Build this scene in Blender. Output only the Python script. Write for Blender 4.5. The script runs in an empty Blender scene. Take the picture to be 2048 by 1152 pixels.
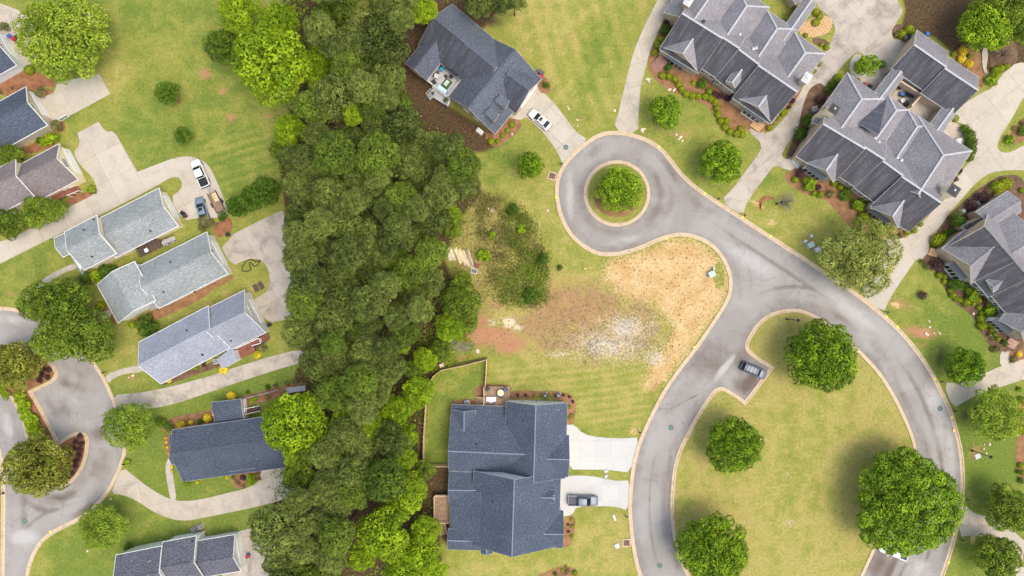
import bpy, bmesh, math, random
import numpy as np
from mathutils import Vector, Matrix
random.seed(7); np.random.seed(7)
R = math.radians
SC = bpy.context.scene
COL = SC.collection
# ------------------------------------------------------------------ camera
HCAM, FPX = 130.0, 1365.0            # drone height (m), focal length in photo pixels (2048 wide)
cam_d = bpy.data.cameras.new('camera'); cam = bpy.data.objects.new('camera', cam_d); COL.objects.link(cam)
cam.location = (0, 0, HCAM); cam.rotation_euler = (0, 0, 0)
cam_d.sensor_width = 36.0; cam_d.lens = 36.0 * FPX / 2048.0
cam_d.clip_start = 1.0; cam_d.clip_end = 6000.0
SC.camera = cam
# ------------------------------------------------------------------ sky, sun, exposure
SUN_EL, SUN_AZ = R(68), R(118)        # compass-like azimuth, clockwise from +Y: light arrives from the lower right of the plan
w = bpy.data.worlds.new('World'); SC.world = w; w.use_nodes = True
nt = w.node_tree; nt.nodes.clear()
sky = nt.nodes.new('ShaderNodeTexSky'); sky.sky_type = 'NISHITA'; sky.sun_disc = False
sky.sun_elevation = SUN_EL; sky.sun_rotation = SUN_AZ
sky.air_density = 2.0; sky.dust_density = 6.0; sky.ozone_density = 1.2; sky.altitude = 200
bg = nt.nodes.new('ShaderNodeBackground'); bg.inputs['Strength'].default_value = 0.15
wo = nt.nodes.new('ShaderNodeOutputWorld')
nt.links.new(sky.outputs[0], bg.inputs[0]); nt.links.new(bg.outputs[0], wo.inputs[0])
sl = bpy.data.lights.new('sun', 'SUN'); sl.energy = 1.05; sl.angle = R(30); sl.color = (1.0, 0.97, 0.88)
sun = bpy.data.objects.new('sun', sl); COL.objects.link(sun)
sd_ = Vector((math.sin(SUN_AZ) * math.cos(SUN_EL), math.cos(SUN_AZ) * math.cos(SUN_EL), math.sin(SUN_EL)))
sun.rotation_euler = sd_.to_track_quat('Z', 'Y').to_euler(); sun.location = sd_ * 300
vs = SC.view_settings
vs.view_transform = 'Standard'; vs.look = 'None'; vs.exposure = 0.56; vs.gamma = 1.0; vs.use_curve_mapping = False
SC.cycles.max_bounces = 6; SC.cycles.diffuse_bounces = 3; SC.cycles.glossy_bounces = 2
SC.cycles.transmission_bounces = 4; SC.cycles.transparent_max_bounces = 4
SC.cycles.use_denoising = True

# ------------------------------------------------------------------ pixels and metres
def P(px, py, z=0.0):
    k = (HCAM - z) / FPX
    return Vector(((px - 1024.0) * k, (576.0 - py) * k, z))
def M_(px, z=0.0): return px * (HCAM - z) / FPX          # pixels to metres at a height
def ZM(ox, oy, s): return lambda x, y: (ox + x / s, oy + y / s)

# ------------------------------------------------------------------ objects
def tag(o, label=None, cat=None, group=None, kind=None):
    if label: o['label'] = label
    if cat: o['category'] = cat
    if group: o['group'] = group
    if kind: o['kind'] = kind
    return o
def link(o, parent=None):
    COL.objects.link(o)
    if parent is not None: o.parent = parent
    return o
def empty(name, loc=(0, 0, 0), rz=0.0, parent=None):
    o = bpy.data.objects.new(name, None); o.empty_display_size = 0.3
    o.location = loc; o.rotation_euler = (0, 0, rz)
    return link(o, parent)
def mesh_obj(name, me, parent=None, loc=None, rz=None):
    o = bpy.data.objects.new(name, me)
    if loc is not None: o.location = loc
    if rz is not None: o.rotation_euler = (0, 0, rz)
    return link(o, parent)
def copy_tree(o, parent=None):
    c = o.copy(); COL.objects.link(c); c.parent = parent
    for ch in list(o.children): copy_tree(ch, c)
    return c

class MB:
    """collects polygons; build() makes one mesh object"""
    def __init__(self): self.v = []; self.f = []; self.m = []; self.uv = []
    def poly(self, pts, mi=0, uvs=None):
        n = len(self.v); self.v += [tuple(p) for p in pts]; self.f.append(tuple(range(n, n + len(pts)))); self.m.append(mi)
        self.uv += list(uvs) if uvs is not None else [(p[0], p[1]) for p in pts]
    def hexa(self, b, t, mi=0):
        """b, t: four bottom and four top corners, counter-clockwise seen from above"""
        self.poly(b[::-1], mi); self.poly(t, mi)
        for i in range(4):
            j = (i + 1) % 4; self.poly([b[i], b[j], t[j], t[i]], mi)
    def box(self, c, s, rz=0.0, mi=0):
        cx, cy, cz = c; hx, hy, hz = s[0] / 2, s[1] / 2, s[2] / 2
        ca, sa = math.cos(rz), math.sin(rz)
        q = [(-hx, -hy), (hx, -hy), (hx, hy), (-hx, hy)]
        q = [(cx + x * ca - y * sa, cy + x * sa + y * ca) for x, y in q]
        self.hexa([(x, y, cz - hz) for x, y in q], [(x, y, cz + hz) for x, y in q], mi)
    def prism(self, pts, z0, z1, mi=0):
        n = len(pts)
        self.poly([(p[0], p[1], z1) for p in pts], mi); self.poly([(p[0], p[1], z0) for p in pts[::-1]], mi)
        for i in range(n):
            a, b = pts[i], pts[(i + 1) % n]
            self.poly([(a[0], a[1], z0), (b[0], b[1], z0), (b[0], b[1], z1), (a[0], a[1], z1)], mi)
    def tube(self, a, b, r0, r1=None, n=8, mi=0, cap=True):
        a, b = Vector(a), Vector(b); r1 = r0 if r1 is None else r1
        d = (b - a).normalized(); u = d.orthogonal().normalized(); v = d.cross(u)
        A = [a + (u * math.cos(t) + v * math.sin(t)) * r0 for t in [2 * math.pi * i / n for i in range(n)]]
        B = [b + (u * math.cos(t) + v * math.sin(t)) * r1 for t in [2 * math.pi * i / n for i in range(n)]]
        for i in range(n): self.poly([A[i], A[(i + 1) % n], B[(i + 1) % n], B[i]], mi)
        if cap: self.poly(A[::-1], mi); self.poly(B, mi)
    def lathe(self, c, prof, n=16, mi=0):
        """prof: (radius, z) from bottom to top"""
        rings = [[(c[0] + r * math.cos(2 * math.pi * i / n), c[1] + r * math.sin(2 * math.pi * i / n), c[2] + z) for i in range(n)] for r, z in prof]
        for a, b in zip(rings, rings[1:]):
            for i in range(n): self.poly([a[i], a[(i + 1) % n], b[(i + 1) % n], b[i]], mi)
        self.poly(rings[0][::-1], mi); self.poly(rings[-1], mi)
    def bar(self, a, b, w, h, mi=0):
        """box of width w and height h along a->b (b may be higher)"""
        a, b = Vector(a), Vector(b); d = (b - a); s = Vector((-d.y, d.x, 0))
        s = s.normalized() * (w / 2) if s.length > 1e-6 else Vector((w / 2, 0, 0))
        up = d.cross(s).normalized() * h
        if up.z < 0: up = -up
        if abs(up.z) < 1e-3 * h: up = Vector((0, w / 2, 0)) * 2
        bt = [a - s, b - s, b + s, a + s]
        self.hexa([tuple(p) for p in bt], [tuple(p + up) for p in bt], mi)
    def mesh(self, name, mats, smooth=False):
        me = bpy.data.meshes.new(name); me.from_pydata(self.v, [], self.f)
        for m in (mats if isinstance(mats, (list, tuple)) else [mats]): me.materials.append(m)
        me.polygons.foreach_set('material_index', self.m)
        uvl = me.uv_layers.new(name='UVMap'); uvl.data.foreach_set('uv', np.array(self.uv, dtype=np.float32).ravel())
        if smooth: me.polygons.foreach_set('use_smooth', [True] * len(self.f))
        me.update(); return me
    def build(self, name, mats, parent=None, loc=None, rz=None, smooth=False, weld=False, bevel=0.0):
        me = self.mesh(name, mats, smooth)
        if weld or bevel:
            bm = bmesh.new(); bm.from_mesh(me); bmesh.ops.remove_doubles(bm, verts=bm.verts, dist=1e-4)
            if bevel:
                bmesh.ops.bevel(bm, geom=[e for e in bm.edges if len(e.link_faces) == 2 and e.calc_face_angle(0) > 0.5], offset=bevel, segments=2, affect='EDGES', clamp_overlap=True)
            bm.to_mesh(me); bm.free()
            if smooth: me.polygons.foreach_set('use_smooth', [True] * len(me.polygons))
        return mesh_obj(name, me, parent, loc, rz)

def chaikin(pts, it=2, closed=True, keep=()):
    """corner-cutting smoothing; indices in keep stay sharp"""
    pts = [(float(p[0]), float(p[1])) for p in pts]; keep = set(keep)
    for _ in range(it):
        out = []; nk = set(); n = len(pts)
        for i in range(n):
            p = pts[i]
            if not closed and i in (0, n - 1): out.append(p); continue
            if i in keep: nk.add(len(out)); out.append(p); continue
            a, b = pts[i - 1], pts[(i + 1) % n]
            out.append((p[0] * .75 + a[0] * .25, p[1] * .75 + a[1] * .25)); out.append((p[0] * .75 + b[0] * .25, p[1] * .75 + b[1] * .25))
        pts, keep = out, nk
    return pts
def sdist(poly, X, Y):
    """signed distance (negative inside) of points to a closed polygon, vectorised"""
    p = np.array(poly); q = np.roll(p, -1, 0)
    d = np.full(X.shape, 1e18); ins = np.zeros(X.shape, bool)
    for (ax, ay), (bx, by) in zip(p, q):
        ex, ey = bx - ax, by - ay; L = ex * ex + ey * ey + 1e-12
        t = np.clip(((X - ax) * ex + (Y - ay) * ey) / L, 0, 1)
        d = np.minimum(d, (X - ax - t * ex) ** 2 + (Y - ay - t * ey) ** 2)
        c = ((ay > Y) != (by > Y))
        if abs(ey) > 1e-12: ins ^= c & (X < ex * (Y - ay) / ey + ax)
    d = np.sqrt(d); return np.where(ins, -d, d)
# ------------------------------------------------------------------ materials
def s2l(c):
    return tuple((x / 12.92 if x <= 0.04045 else ((x + 0.055) / 1.055) ** 2.4) for x in [v / 255.0 for v in c])
class NT:
    def __init__(self, name):
        self.mat = bpy.data.materials.new(name); self.mat.use_nodes = True
        self.t = self.mat.node_tree; self.b = self.t.nodes['Principled BSDF']; self.o = self.t.nodes['Material Output']
        self._pos = None
    def n(self, ty, **kw):
        d = self.t.nodes.new(ty)
        for k, v in kw.items():
            if k.startswith('i_'):
                key = k[2:]; key = int(key) if key.isdigit() else key
                self.set(d.inputs[key], v)
            else: setattr(d, k, v)
        return d
    def set(self, sock, v):
        if isinstance(v, bpy.types.NodeSocket): self.t.links.new(v, sock)
        elif isinstance(v, tuple) and len(v) == 3 and sock.type == 'RGBA': sock.default_value = (*v, 1)
        else: sock.default_value = v
    @property
    def pos(self):
        if self._pos is None: self._pos = self.n('ShaderNodeNewGeometry').outputs['Position']
        return self._pos
    def obj(self): return self.n('ShaderNodeTexCoord').outputs['Object']
    def uvc(self): return self.n('ShaderNodeTexCoord').outputs['UV']
    def noise(self, scale, detail=4, rough=0.55, vec=None, dist=0.0):
        d = self.n('ShaderNodeTexNoise', i_Scale=scale, i_Detail=detail, i_Roughness=rough, i_Distortion=dist)
        self.set(d.inputs['Vector'], vec if vec is not None else self.pos); return d.outputs['Fac']
    def ramp(self, fac, a, b, lo=0.0, hi=1.0):
        d = self.n('ShaderNodeMapRange', clamp=True); d.interpolation_type = 'SMOOTHSTEP'
        self.set(d.inputs['Value'], fac)
        for k, v in zip(('From Min', 'From Max', 'To Min', 'To Max'), (a, b, lo, hi)): d.inputs[k].default_value = v
        return d.outputs['Result']
    def math(self, op, a, b=0.0):
        d = self.n('ShaderNodeMath', operation=op); self.set(d.inputs[0], a); self.set(d.inputs[1], b); return d.outputs[0]
    def mix(self, f, a, b, mode='MIX'):
        d = self.n('ShaderNodeMix', data_type='RGBA', blend_type=mode)
        self.set(d.inputs[0], f); self.set(d.inputs[6], a); self.set(d.inputs[7], b); return d.outputs[2]
    def scale(self, col, f):
        d = self.n('ShaderNodeVectorMath', operation='SCALE'); self.set(d.inputs[0], col); self.set(d.inputs['Scale'], f); return d.outputs[0]
    def map(self, vec, scale):
        d = self.n('ShaderNodeMapping'); self.set(d.inputs['Vector'], vec); d.inputs['Scale'].default_value = scale; return d.outputs[0]
    def attr(self, name):
        d = self.n('ShaderNodeAttribute', attribute_name=name); s = self.n('ShaderNodeSeparateColor'); self.t.links.new(d.outputs['Color'], s.inputs[0]); return s.outputs
    def rnd(self): return self.n('ShaderNodeObjectInfo').outputs['Random']
    def bump(self, h, strength=0.3, dist=0.02):
        d = self.n('ShaderNodeBump', i_Strength=strength, i_Distance=dist); self.set(d.inputs['Height'], h); self.set(self.b.inputs['Normal'], d.outputs[0])
    def fin(self, col, rough=0.85, spec=0.3, metal=0.0):
        self.set(self.b.inputs['Base Color'], col); self.set(self.b.inputs['Roughness'], rough)
        self.b.inputs['Specular IOR Level'].default_value = spec; self.b.inputs['Metallic'].default_value = metal
        return self.mat
MC = {}
def plain(name, c, rough=0.7, spec=0.3, metal=0.0, var=0.12, sc=3.0):
    """a paint / plastic / wood colour with a little uneven wear; c is linear"""
    if name in MC: return MC[name]
    m = NT(name); f = m.ramp(m.noise(sc, 5), 0.3, 0.7, 1 - var, 1 + var)
    MC[name] = m.fin(m.scale(c, f), rough, spec, metal); return MC[name]

def shingle(name, c, var=0.22, stain=0.0, streak=(0.04, 0.04, 0.045)):
    """asphalt shingles: UV is metres along the eave / up the slope"""
    m = NT(name); uv = m.uvc()
    br = m.n('ShaderNodeTexBrick', offset=0.5, i_Scale=1.0)
    m.set(br.inputs['Vector'], uv); m.set(br.inputs['Color1'], (0.82,) * 3); m.set(br.inputs['Color2'], (1.15,) * 3); m.set(br.inputs['Mortar'], (0.6,) * 3)
    br.inputs['Brick Width'].default_value = 0.42; br.inputs['Row Height'].default_value = 0.15; br.inputs['Mortar Size'].default_value = 0.006; br.inputs['Bias'].default_value = 0.0
    g = m.noise(3.4, 2, 0.6, uv); big = m.noise(0.25, 3, 0.5)
    col = m.mix(1.0, c, br.outputs['Color'], 'MULTIPLY')
    col = m.scale(col, m.math('MULTIPLY', m.ramp(g, 0.3, 0.7, 1 - var * 1.3, 1 + var * 1.3), m.ramp(big, 0.3, 0.7, 0.92, 1.08)))
    if stain:
        st = m.noise(1.0, 4, 0.6, m.map(uv, (1.3, 0.16, 1)))
        col = m.mix(m.math('MULTIPLY', m.ramp(st, 0.28, 0.62), stain), col, streak)
    m.bump(br.outputs['Fac'], 0.25, 0.01)
    return m.fin(col, 0.92, 0.2)

MAT = {}
def ground_material():
    m = NT('lawn_ground'); a = m.attr('ga'); b = m.attr('gb')
    n1 = m.noise(0.055, 5, 0.6); n2 = m.noise(0.35, 5, 0.62); n3 = m.noise(2.2, 6, 0.7); n4 = m.noise(9.0, 3, 0.7)
    lush, dry, sand = a[0], a[1], a[2]; clay, bark, pale = b[0], b[1], b[2]
    g_lush, g_mid, g_dry, g_tan = s2l((106, 122, 52)), s2l((136, 138, 66)), s2l((160, 149, 86)), s2l((156, 132, 92))
    # lawn: from lush to yellow by the painted amount and by noise
    t = m.math('ADD', dry, m.math('MULTIPLY', m.math('SUBTRACT', n2, 0.5), 2.1))
    t = m.math('SUBTRACT', m.math('ADD', t, m.math('MULTIPLY', m.math('SUBTRACT', n1, 0.5), 0.9)), m.math('MULTIPLY', lush, 0.9))
    c = m.mix(m.ramp(t, -0.5, 0.25), g_lush, g_mid); c = m.mix(m.ramp(t, 0.15, 0.75), c, g_dry); c = m.mix(m.ramp(t, 0.75, 1.3), c, g_tan)
    c = m.scale(c, m.math('MULTIPLY', m.ramp(n3, 0.25, 0.75, 0.74, 1.24), m.ramp(n4, 0.25, 0.75, 0.74, 1.24)))
    def lay(c, mask, col, amp=1.0, w=0.25, nz=None):
        k = m.math('ADD', mask, m.math('MULTIPLY', m.math('SUBTRACT', nz if nz is not None else n3, 0.5), amp))
        return m.mix(m.ramp(k, 0.5 - w, 0.5 + w), c, col)
    sp = m.ramp(n4, 0.28, 0.72, 0.72, 1.22)
    mixn = m.math('ADD', m.math('MULTIPLY', n3, 0.7), m.math('MULTIPLY', n4, 0.3))
    c = lay(c, clay, m.scale(m.mix(n2, s2l((158, 110, 80)), s2l((180, 138, 106))), sp), 2.2, 0.4, mixn)
    sandc = m.mix(m.ramp(n2, 0.35, 0.65), s2l((188, 154, 104)), s2l((202, 174, 130)))
    tuft = m.n('ShaderNodeTexVoronoi', feature='F1', i_Scale=1.5, i_Randomness=1.0); m.set(tuft.inputs['Vector'], m.pos)
    sandc = m.mix(m.ramp(tuft.outputs['Distance'], 0.16, 0.26, 0.75, 0.0), sandc, s2l((164, 128, 74)))
    c = lay(c, sand, m.scale(sandc, m.math('MULTIPLY', sp, m.ramp(n3, 0.3, 0.7, 0.86, 1.1))), 2.0, 0.22, mixn)
    c = lay(c, pale, m.mix(m.ramp(n2, 0.4, 0.6), s2l((206, 186, 156)), s2l((190, 182, 172))), 2.4, 0.25, mixn)
    straw = m.mix(m.ramp(n3, 0.3, 0.7), s2l((62, 50, 36)), s2l((104, 84, 62)))
    c = lay(c, bark, m.scale(straw, sp), 0.9, 0.2)
    m.bump(m.math('ADD', n3, n4), 0.5, 0.06)
    return m.fin(c, 0.95, 0.1)
def asphalt_material():
    m = NT('asphalt'); a = m.attr('ra')
    n1 = m.noise(0.09, 4, 0.6, dist=0.6); n2 = m.noise(0.5, 5, 0.65); n3 = m.noise(6.0, 5, 0.75)
    t = m.math('ADD', a[0], m.math('MULTIPLY', m.math('SUBTRACT', n2, 0.5), 0.8))
    c = m.mix(m.ramp(n1, 0.35, 0.65), s2l((144, 138, 134)), s2l((157, 153, 150)))
    c = m.mix(m.ramp(t, 0.05, 1.0), c, s2l((106, 94, 87)))
    c = m.mix(m.ramp(m.math('ADD', a[1], m.math('MULTIPLY', m.math('SUBTRACT', n2, 0.5), 0.7)), 0.35, 0.85), c, s2l((172, 169, 167)))
    c = m.mix(m.ramp(m.math('ADD', a[2], m.math('MULTIPLY', m.math('SUBTRACT', n2, 0.5), 0.8)), 0.4, 0.9), c, s2l((96, 88, 85)))
    vo = m.n('ShaderNodeTexVoronoi', feature='DISTANCE_TO_EDGE', i_Scale=0.09, i_Randomness=1.0)
    wob = m.n('ShaderNodeVectorMath', operation='ADD'); m.set(wob.inputs[0], m.pos)
    nc = m.n('ShaderNodeTexNoise', i_Scale=0.5, i_Detail=4.0); m.set(nc.inputs['Vector'], m.pos)
    ws = m.n('ShaderNodeVectorMath', operation='SCALE'); m.set(ws.inputs[0], nc.outputs['Color']); ws.inputs['Scale'].default_value = 3.0
    m.set(wob.inputs[1], ws.outputs[0]); m.set(vo.inputs['Vector'], wob.outputs[0])
    c = m.mix(m.ramp(vo.outputs['Distance'], 0.001, 0.007, 0.42, 0.0), c, s2l((112, 106, 104)))
    c = m.scale(c, m.ramp(n3, 0.25, 0.75, 0.82, 1.15))
    m.bump(n3, 0.3, 0.01); return m.fin(c, 0.9, 0.25)
def concrete(name, c, stain, samt=0.6, var=0.08, sc=0.35):
    m = NT(name); n1 = m.noise(sc, 6, 0.65, dist=0.4); n2 = m.noise(3.0, 6, 0.7); n3 = m.noise(14.0, 3, 0.7)
    col = m.mix(m.math('MULTIPLY', m.ramp(n1, 0.42, 0.75), samt), c, stain)
    col = m.scale(col, m.math('MULTIPLY', m.ramp(n2, 0.3, 0.7, 1 - var, 1 + var), m.ramp(n3, 0.3, 0.7, 0.95, 1.05)))
    r = m.rnd(); col = m.scale(col, m.ramp(r, 0.0, 1.0, 0.95, 1.04))
    m.bump(n2, 0.15, 0.01); return m.fin(col, 0.88, 0.25)
def mulch(name, c1, c2):
    m = NT(name); n1 = m.noise(0.8, 5, 0.6); n2 = m.noise(9.0, 5, 0.8)
    col = m.mix(m.ramp(m.math('ADD', m.math('MULTIPLY', n1, 0.5), m.math('MULTIPLY', n2, 0.5)), 0.38, 0.62), c1, c2)
    m.bump(n2, 0.6, 0.05); return m.fin(col, 0.95, 0.1)
def leaf(name, dark, lite, trans=0.25, huevar=0.5):
    """leaves: each leaf carries its own tone in 'tone', each tree its own tint"""
    m = NT(name); t = m.attr('tone'); r = m.rnd()
    f = m.math('ADD', m.math('MULTIPLY', t[0], 1.0 - huevar * 0.6), m.math('MULTIPLY', r, huevar * 0.6))
    col = m.mix(f, dark, lite)
    col = m.scale(col, m.ramp(t[1], 0.0, 1.0, 0.6, 1.35))
    m.fin(col, 0.6, 0.25)
    tr = m.n('ShaderNodeBsdfTranslucent'); m.set(tr.inputs[0], m.scale(col, 1.1))
    mx = m.n('ShaderNodeMixShader', i_0=trans); m.t.links.new(m.b.outputs[0], mx.inputs[1]); m.t.links.new(tr.outputs[0], mx.inputs[2])
    m.t.links.new(mx.outputs[0], m.o.inputs[0]); return m.mat
def siding(name, c, pitch=0.18):
    m = NT(name); sx = m.n('ShaderNodeSeparateXYZ'); m.set(sx.inputs[0], m.pos)
    fr = m.math('FRACT', m.math('DIVIDE', sx.outputs[2], pitch))
    col = m.scale(c, m.math('MULTIPLY', m.ramp(fr, 0.0, 0.15, 0.72, 1.0), m.ramp(m.noise(1.2, 4), 0.3, 0.7, 0.95, 1.05)))
    m.bump(fr, 0.3, 0.02); return m.fin(col, 0.6, 0.3)
def brick(name, c1, c2, mortar):
    m = NT(name); br = m.n('ShaderNodeTexBrick', offset=0.5, i_Scale=1.0)
    m.set(br.inputs['Vector'], m.uvc()); m.set(br.inputs['Color1'], c1); m.set(br.inputs['Color2'], c2); m.set(br.inputs['Mortar'], mortar)
    br.inputs['Brick Width'].default_value = 0.22; br.inputs['Row Height'].default_value = 0.075; br.inputs['Mortar Size'].default_value = 0.01
    col = m.scale(br.outputs['Color'], m.ramp(m.noise(1.0, 4), 0.3, 0.7, 0.9, 1.1)); m.bump(br.outputs['Fac'], 0.4, 0.01); return m.fin(col, 0.85, 0.2)

MAT['ground'] = ground_material(); MAT['asphalt'] = asphalt_material()
MAT['conc'] = concrete('weathered_concrete', s2l((184, 173, 158)), s2l((138, 129, 118)), 0.55)
MAT['joint'] = plain('joint_filler', s2l((120, 112, 102)), 0.95, 0.1)
MAT['conc_grey'] = concrete('aged_grey_concrete', s2l((178, 168, 156)), s2l((120, 112, 104)), 0.75)
MAT['conc_new'] = concrete('new_white_concrete', s2l((188, 186, 183)), s2l((176, 173, 169)), 0.4, 0.03)
MAT['conc_lt'] = concrete('pale_concrete', s2l((182, 173, 160)), s2l((154, 141, 124)), 0.5)
MAT['kerb'] = concrete('kerb_concrete', s2l((196, 175, 149)), s2l((148, 124, 99)), 0.5, 0.1, 1.2)
MAT['mulch'] = mulch('pine_straw_mulch', s2l((120, 88, 62)), s2l((158, 120, 88)))
MAT['mulch_red'] = mulch('orange_straw_mulch', s2l((124, 84, 60)), s2l((156, 112, 82)))
MAT['mulch_dk'] = mulch('dark_bark_mulch', s2l((88, 68, 54)), s2l((122, 98, 80)))
MAT['sh_blue'] = shingle('blue_grey_shingles', s2l((80, 88, 104)))
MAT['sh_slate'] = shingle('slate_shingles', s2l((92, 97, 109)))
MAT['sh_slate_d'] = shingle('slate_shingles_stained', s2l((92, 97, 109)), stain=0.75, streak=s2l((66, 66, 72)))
MAT['sh_navy'] = shingle('navy_shingles', s2l((78, 85, 100)))
MAT['sh_grey'] = shingle('pale_grey_shingles', s2l((143, 147, 148)), 0.14)
MAT['sh_lav'] = shingle('pale_blue_shingles', s2l((152, 155, 168)), 0.1)
MAT['sh_taupe'] = shingle('taupe_shingles', s2l((125, 116, 117)), 0.14)
MAT['sh_steel'] = shingle('steel_grey_shingles', s2l((98, 99, 110)), 0.3)
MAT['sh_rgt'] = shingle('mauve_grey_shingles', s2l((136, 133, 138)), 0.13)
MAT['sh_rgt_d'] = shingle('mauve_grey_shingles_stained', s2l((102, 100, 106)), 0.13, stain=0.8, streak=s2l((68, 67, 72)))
MAT['cap_blue'] = plain('blue_ridge_cap', s2l((118, 127, 146)), 0.9, 0.2)
MAT['cap_lt'] = plain('pale_ridge_cap', s2l((172, 172, 178)), 0.9, 0.2)
MAT['white'] = plain('white_paint', (0.86, 0.86, 0.85), 0.5, 0.4, var=0.05)
MAT['sid_white'] = siding('white_siding', (0.84, 0.84, 0.84)); MAT['sid_cream'] = siding('cream_siding', s2l((244, 228, 196)))
MAT['sid_tan'] = siding('tan_siding', s2l((206, 192, 178))); MAT['sid_grey'] = siding('grey_siding', s2l((226, 230, 232)))
MAT['brick_tan'] = brick('tan_brick', s2l((176, 150, 128)), s2l((198, 172, 146)), s2l((200, 190, 178)))
MAT['brick_red'] = brick('brown_brick', s2l((140, 96, 80)), s2l((164, 118, 98)), s2l((184, 172, 160)))
MAT['glass'] = plain('window_glass', (0.02, 0.025, 0.03), 0.08, 0.8, var=0.02)
MAT['dark'] = plain('dark_metal', (0.03, 0.03, 0.035), 0.5, 0.4); MAT['black'] = plain('black_plastic', (0.015, 0.015, 0.018), 0.5, 0.4)
MAT['rubber'] = plain('tyre_rubber', (0.012, 0.012, 0.012), 0.85, 0.2)
MAT['deck'] = plain('weathered_deck_wood', s2l((150, 126, 104)), 0.85, 0.15, var=0.18, sc=1.5)
MAT['deck_red'] = plain('red_stained_deck_wood', s2l((136, 88, 74)), 0.8, 0.2, var=0.15, sc=1.5)
MAT['deck_grey'] = plain('pale_grey_decking', s2l((176, 174, 178)), 0.7, 0.2)
MAT['wood_new'] = plain('new_pine_wood', s2l((226, 196, 158)), 0.75, 0.2, var=0.1)
MAT['lumber'] = plain('pale_lumber', s2l((226, 206, 164)), 0.8, 0.2, var=0.15, sc=2)
MAT['lumber_g'] = plain('grey_weathered_lumber', s2l((168, 156, 140)), 0.85, 0.2, var=0.2, sc=2)
MAT['bark'] = plain('tree_bark', s2l((92, 78, 66)), 0.95, 0.1, var=0.25); MAT['bark_lt'] = plain('pale_branch_bark', s2l((150, 142, 128)), 0.9, 0.1, var=0.2)
MAT['stone'] = concrete('tan_flagstone', s2l((206, 168, 124)), s2l((170, 124, 84)), 0.6, 0.15, 1.5)
MAT['pavers'] = brick('brick_pavers', s2l((142, 98, 84)), s2l((164, 120, 104)), s2l((150, 130, 118)))
MAT['galv'] = plain('galvanised_metal', (0.45, 0.46, 0.47), 0.4, 0.5, 0.6)
MAT['util'] = plain('green_utility_paint', s2l((176, 196, 182)), 0.6, 0.3); MAT['util_g'] = plain('grey_utility_paint', s2l((190, 192, 190)), 0.6, 0.3)
MAT['yellow'] = plain('yellow_paint', s2l((236, 202, 92)), 0.6, 0.3); MAT['blue'] = plain('blue_plastic', (0.03, 0.12, 0.4), 0.5, 0.4)
MAT['teal'] = plain('teal_cushion', s2l((64, 150, 180)), 0.9, 0.1); MAT['red'] = plain('red_plastic', (0.4, 0.03, 0.05), 0.5, 0.4)
MAT['green_p'] = plain('green_plastic', (0.03, 0.09, 0.05), 0.6, 0.3); MAT['rug'] = plain('green_rug', s2l((70, 96, 52)), 0.95, 0.1)
MAT['rust'] = plain('rusty_iron', s2l((132, 84, 74)), 0.9, 0.2, var=0.2); MAT['iron'] = plain('cast_iron', s2l((92, 90, 90)), 0.7, 0.3)
MAT['slat'] = plain('trailer_deck_wood', s2l((140, 116, 96)), 0.9, 0.1, var=0.2)
MAT['rock'] = plain('pale_rock', s2l((214, 196, 172)), 0.9, 0.2, var=0.2)
MAT['tin'] = plain('dark_standing_seam', s2l((70, 76, 86)), 0.5, 0.4)
MAT['stain_brown'] = plain('brown_stained_shingle', s2l((92, 76, 70)), 0.9, 0.2, var=0.2)
# foliage
MAT['pine'] = leaf('pine_needles', s2l((46, 62, 18)), s2l((136, 150, 68)), 0.1, 0.8)
MAT['magnolia'] = leaf('olive_yellow_leaves', s2l((84, 96, 18)), s2l((160, 160, 62)), 0.12)
MAT['fresh'] = leaf('fresh_pale_leaves', s2l((92, 124, 18)), s2l((176, 192, 66)), 0.22)
MAT['pine_g'] = leaf('green_pine_needles', s2l((52, 76, 14)), s2l((130, 150, 50)), 0.12, 0.7)
MAT['oak'] = leaf('deciduous_leaves', s2l((50, 80, 10)), s2l((142, 160, 48)), 0.15)
MAT['bright'] = leaf('bright_spring_leaves', s2l((84, 122, 4)), s2l((172, 194, 36)), 0.2)
MAT['elm'] = leaf('pale_elm_leaves', s2l((116, 132, 44)), s2l((204, 204, 116)), 0.2)
MAT['street'] = leaf('street_tree_leaves', s2l((50, 90, 2)), s2l((154, 184, 34)), 0.15)
MAT['holly'] = leaf('holly_leaves', s2l((40, 74, 6)), s2l((108, 138, 34)), 0.1)
MAT['box'] = leaf('boxwood_leaves', s2l((104, 128, 4)), s2l((172, 184, 30)), 0.12)
MAT['gold'] = leaf('golden_shrub_leaves', s2l((226, 192, 26)), s2l((255, 239, 73)), 0.2)
MAT['plum'] = leaf('purple_shrub_leaves', s2l((66, 42, 46)), s2l((106, 74, 76)), 0.1)
MAT['azalea'] = leaf('mottled_shrub_leaves', s2l((85, 109, 41)), s2l((170, 141, 102)), 0.2)
MAT['weed'] = leaf('weed_leaves', s2l((70, 84, 28)), s2l((156, 146, 84)), 0.25)
MAT['twig'] = plain('bare_twigs', s2l((150, 132, 116)), 0.95, 0.1, var=0.2)
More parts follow.
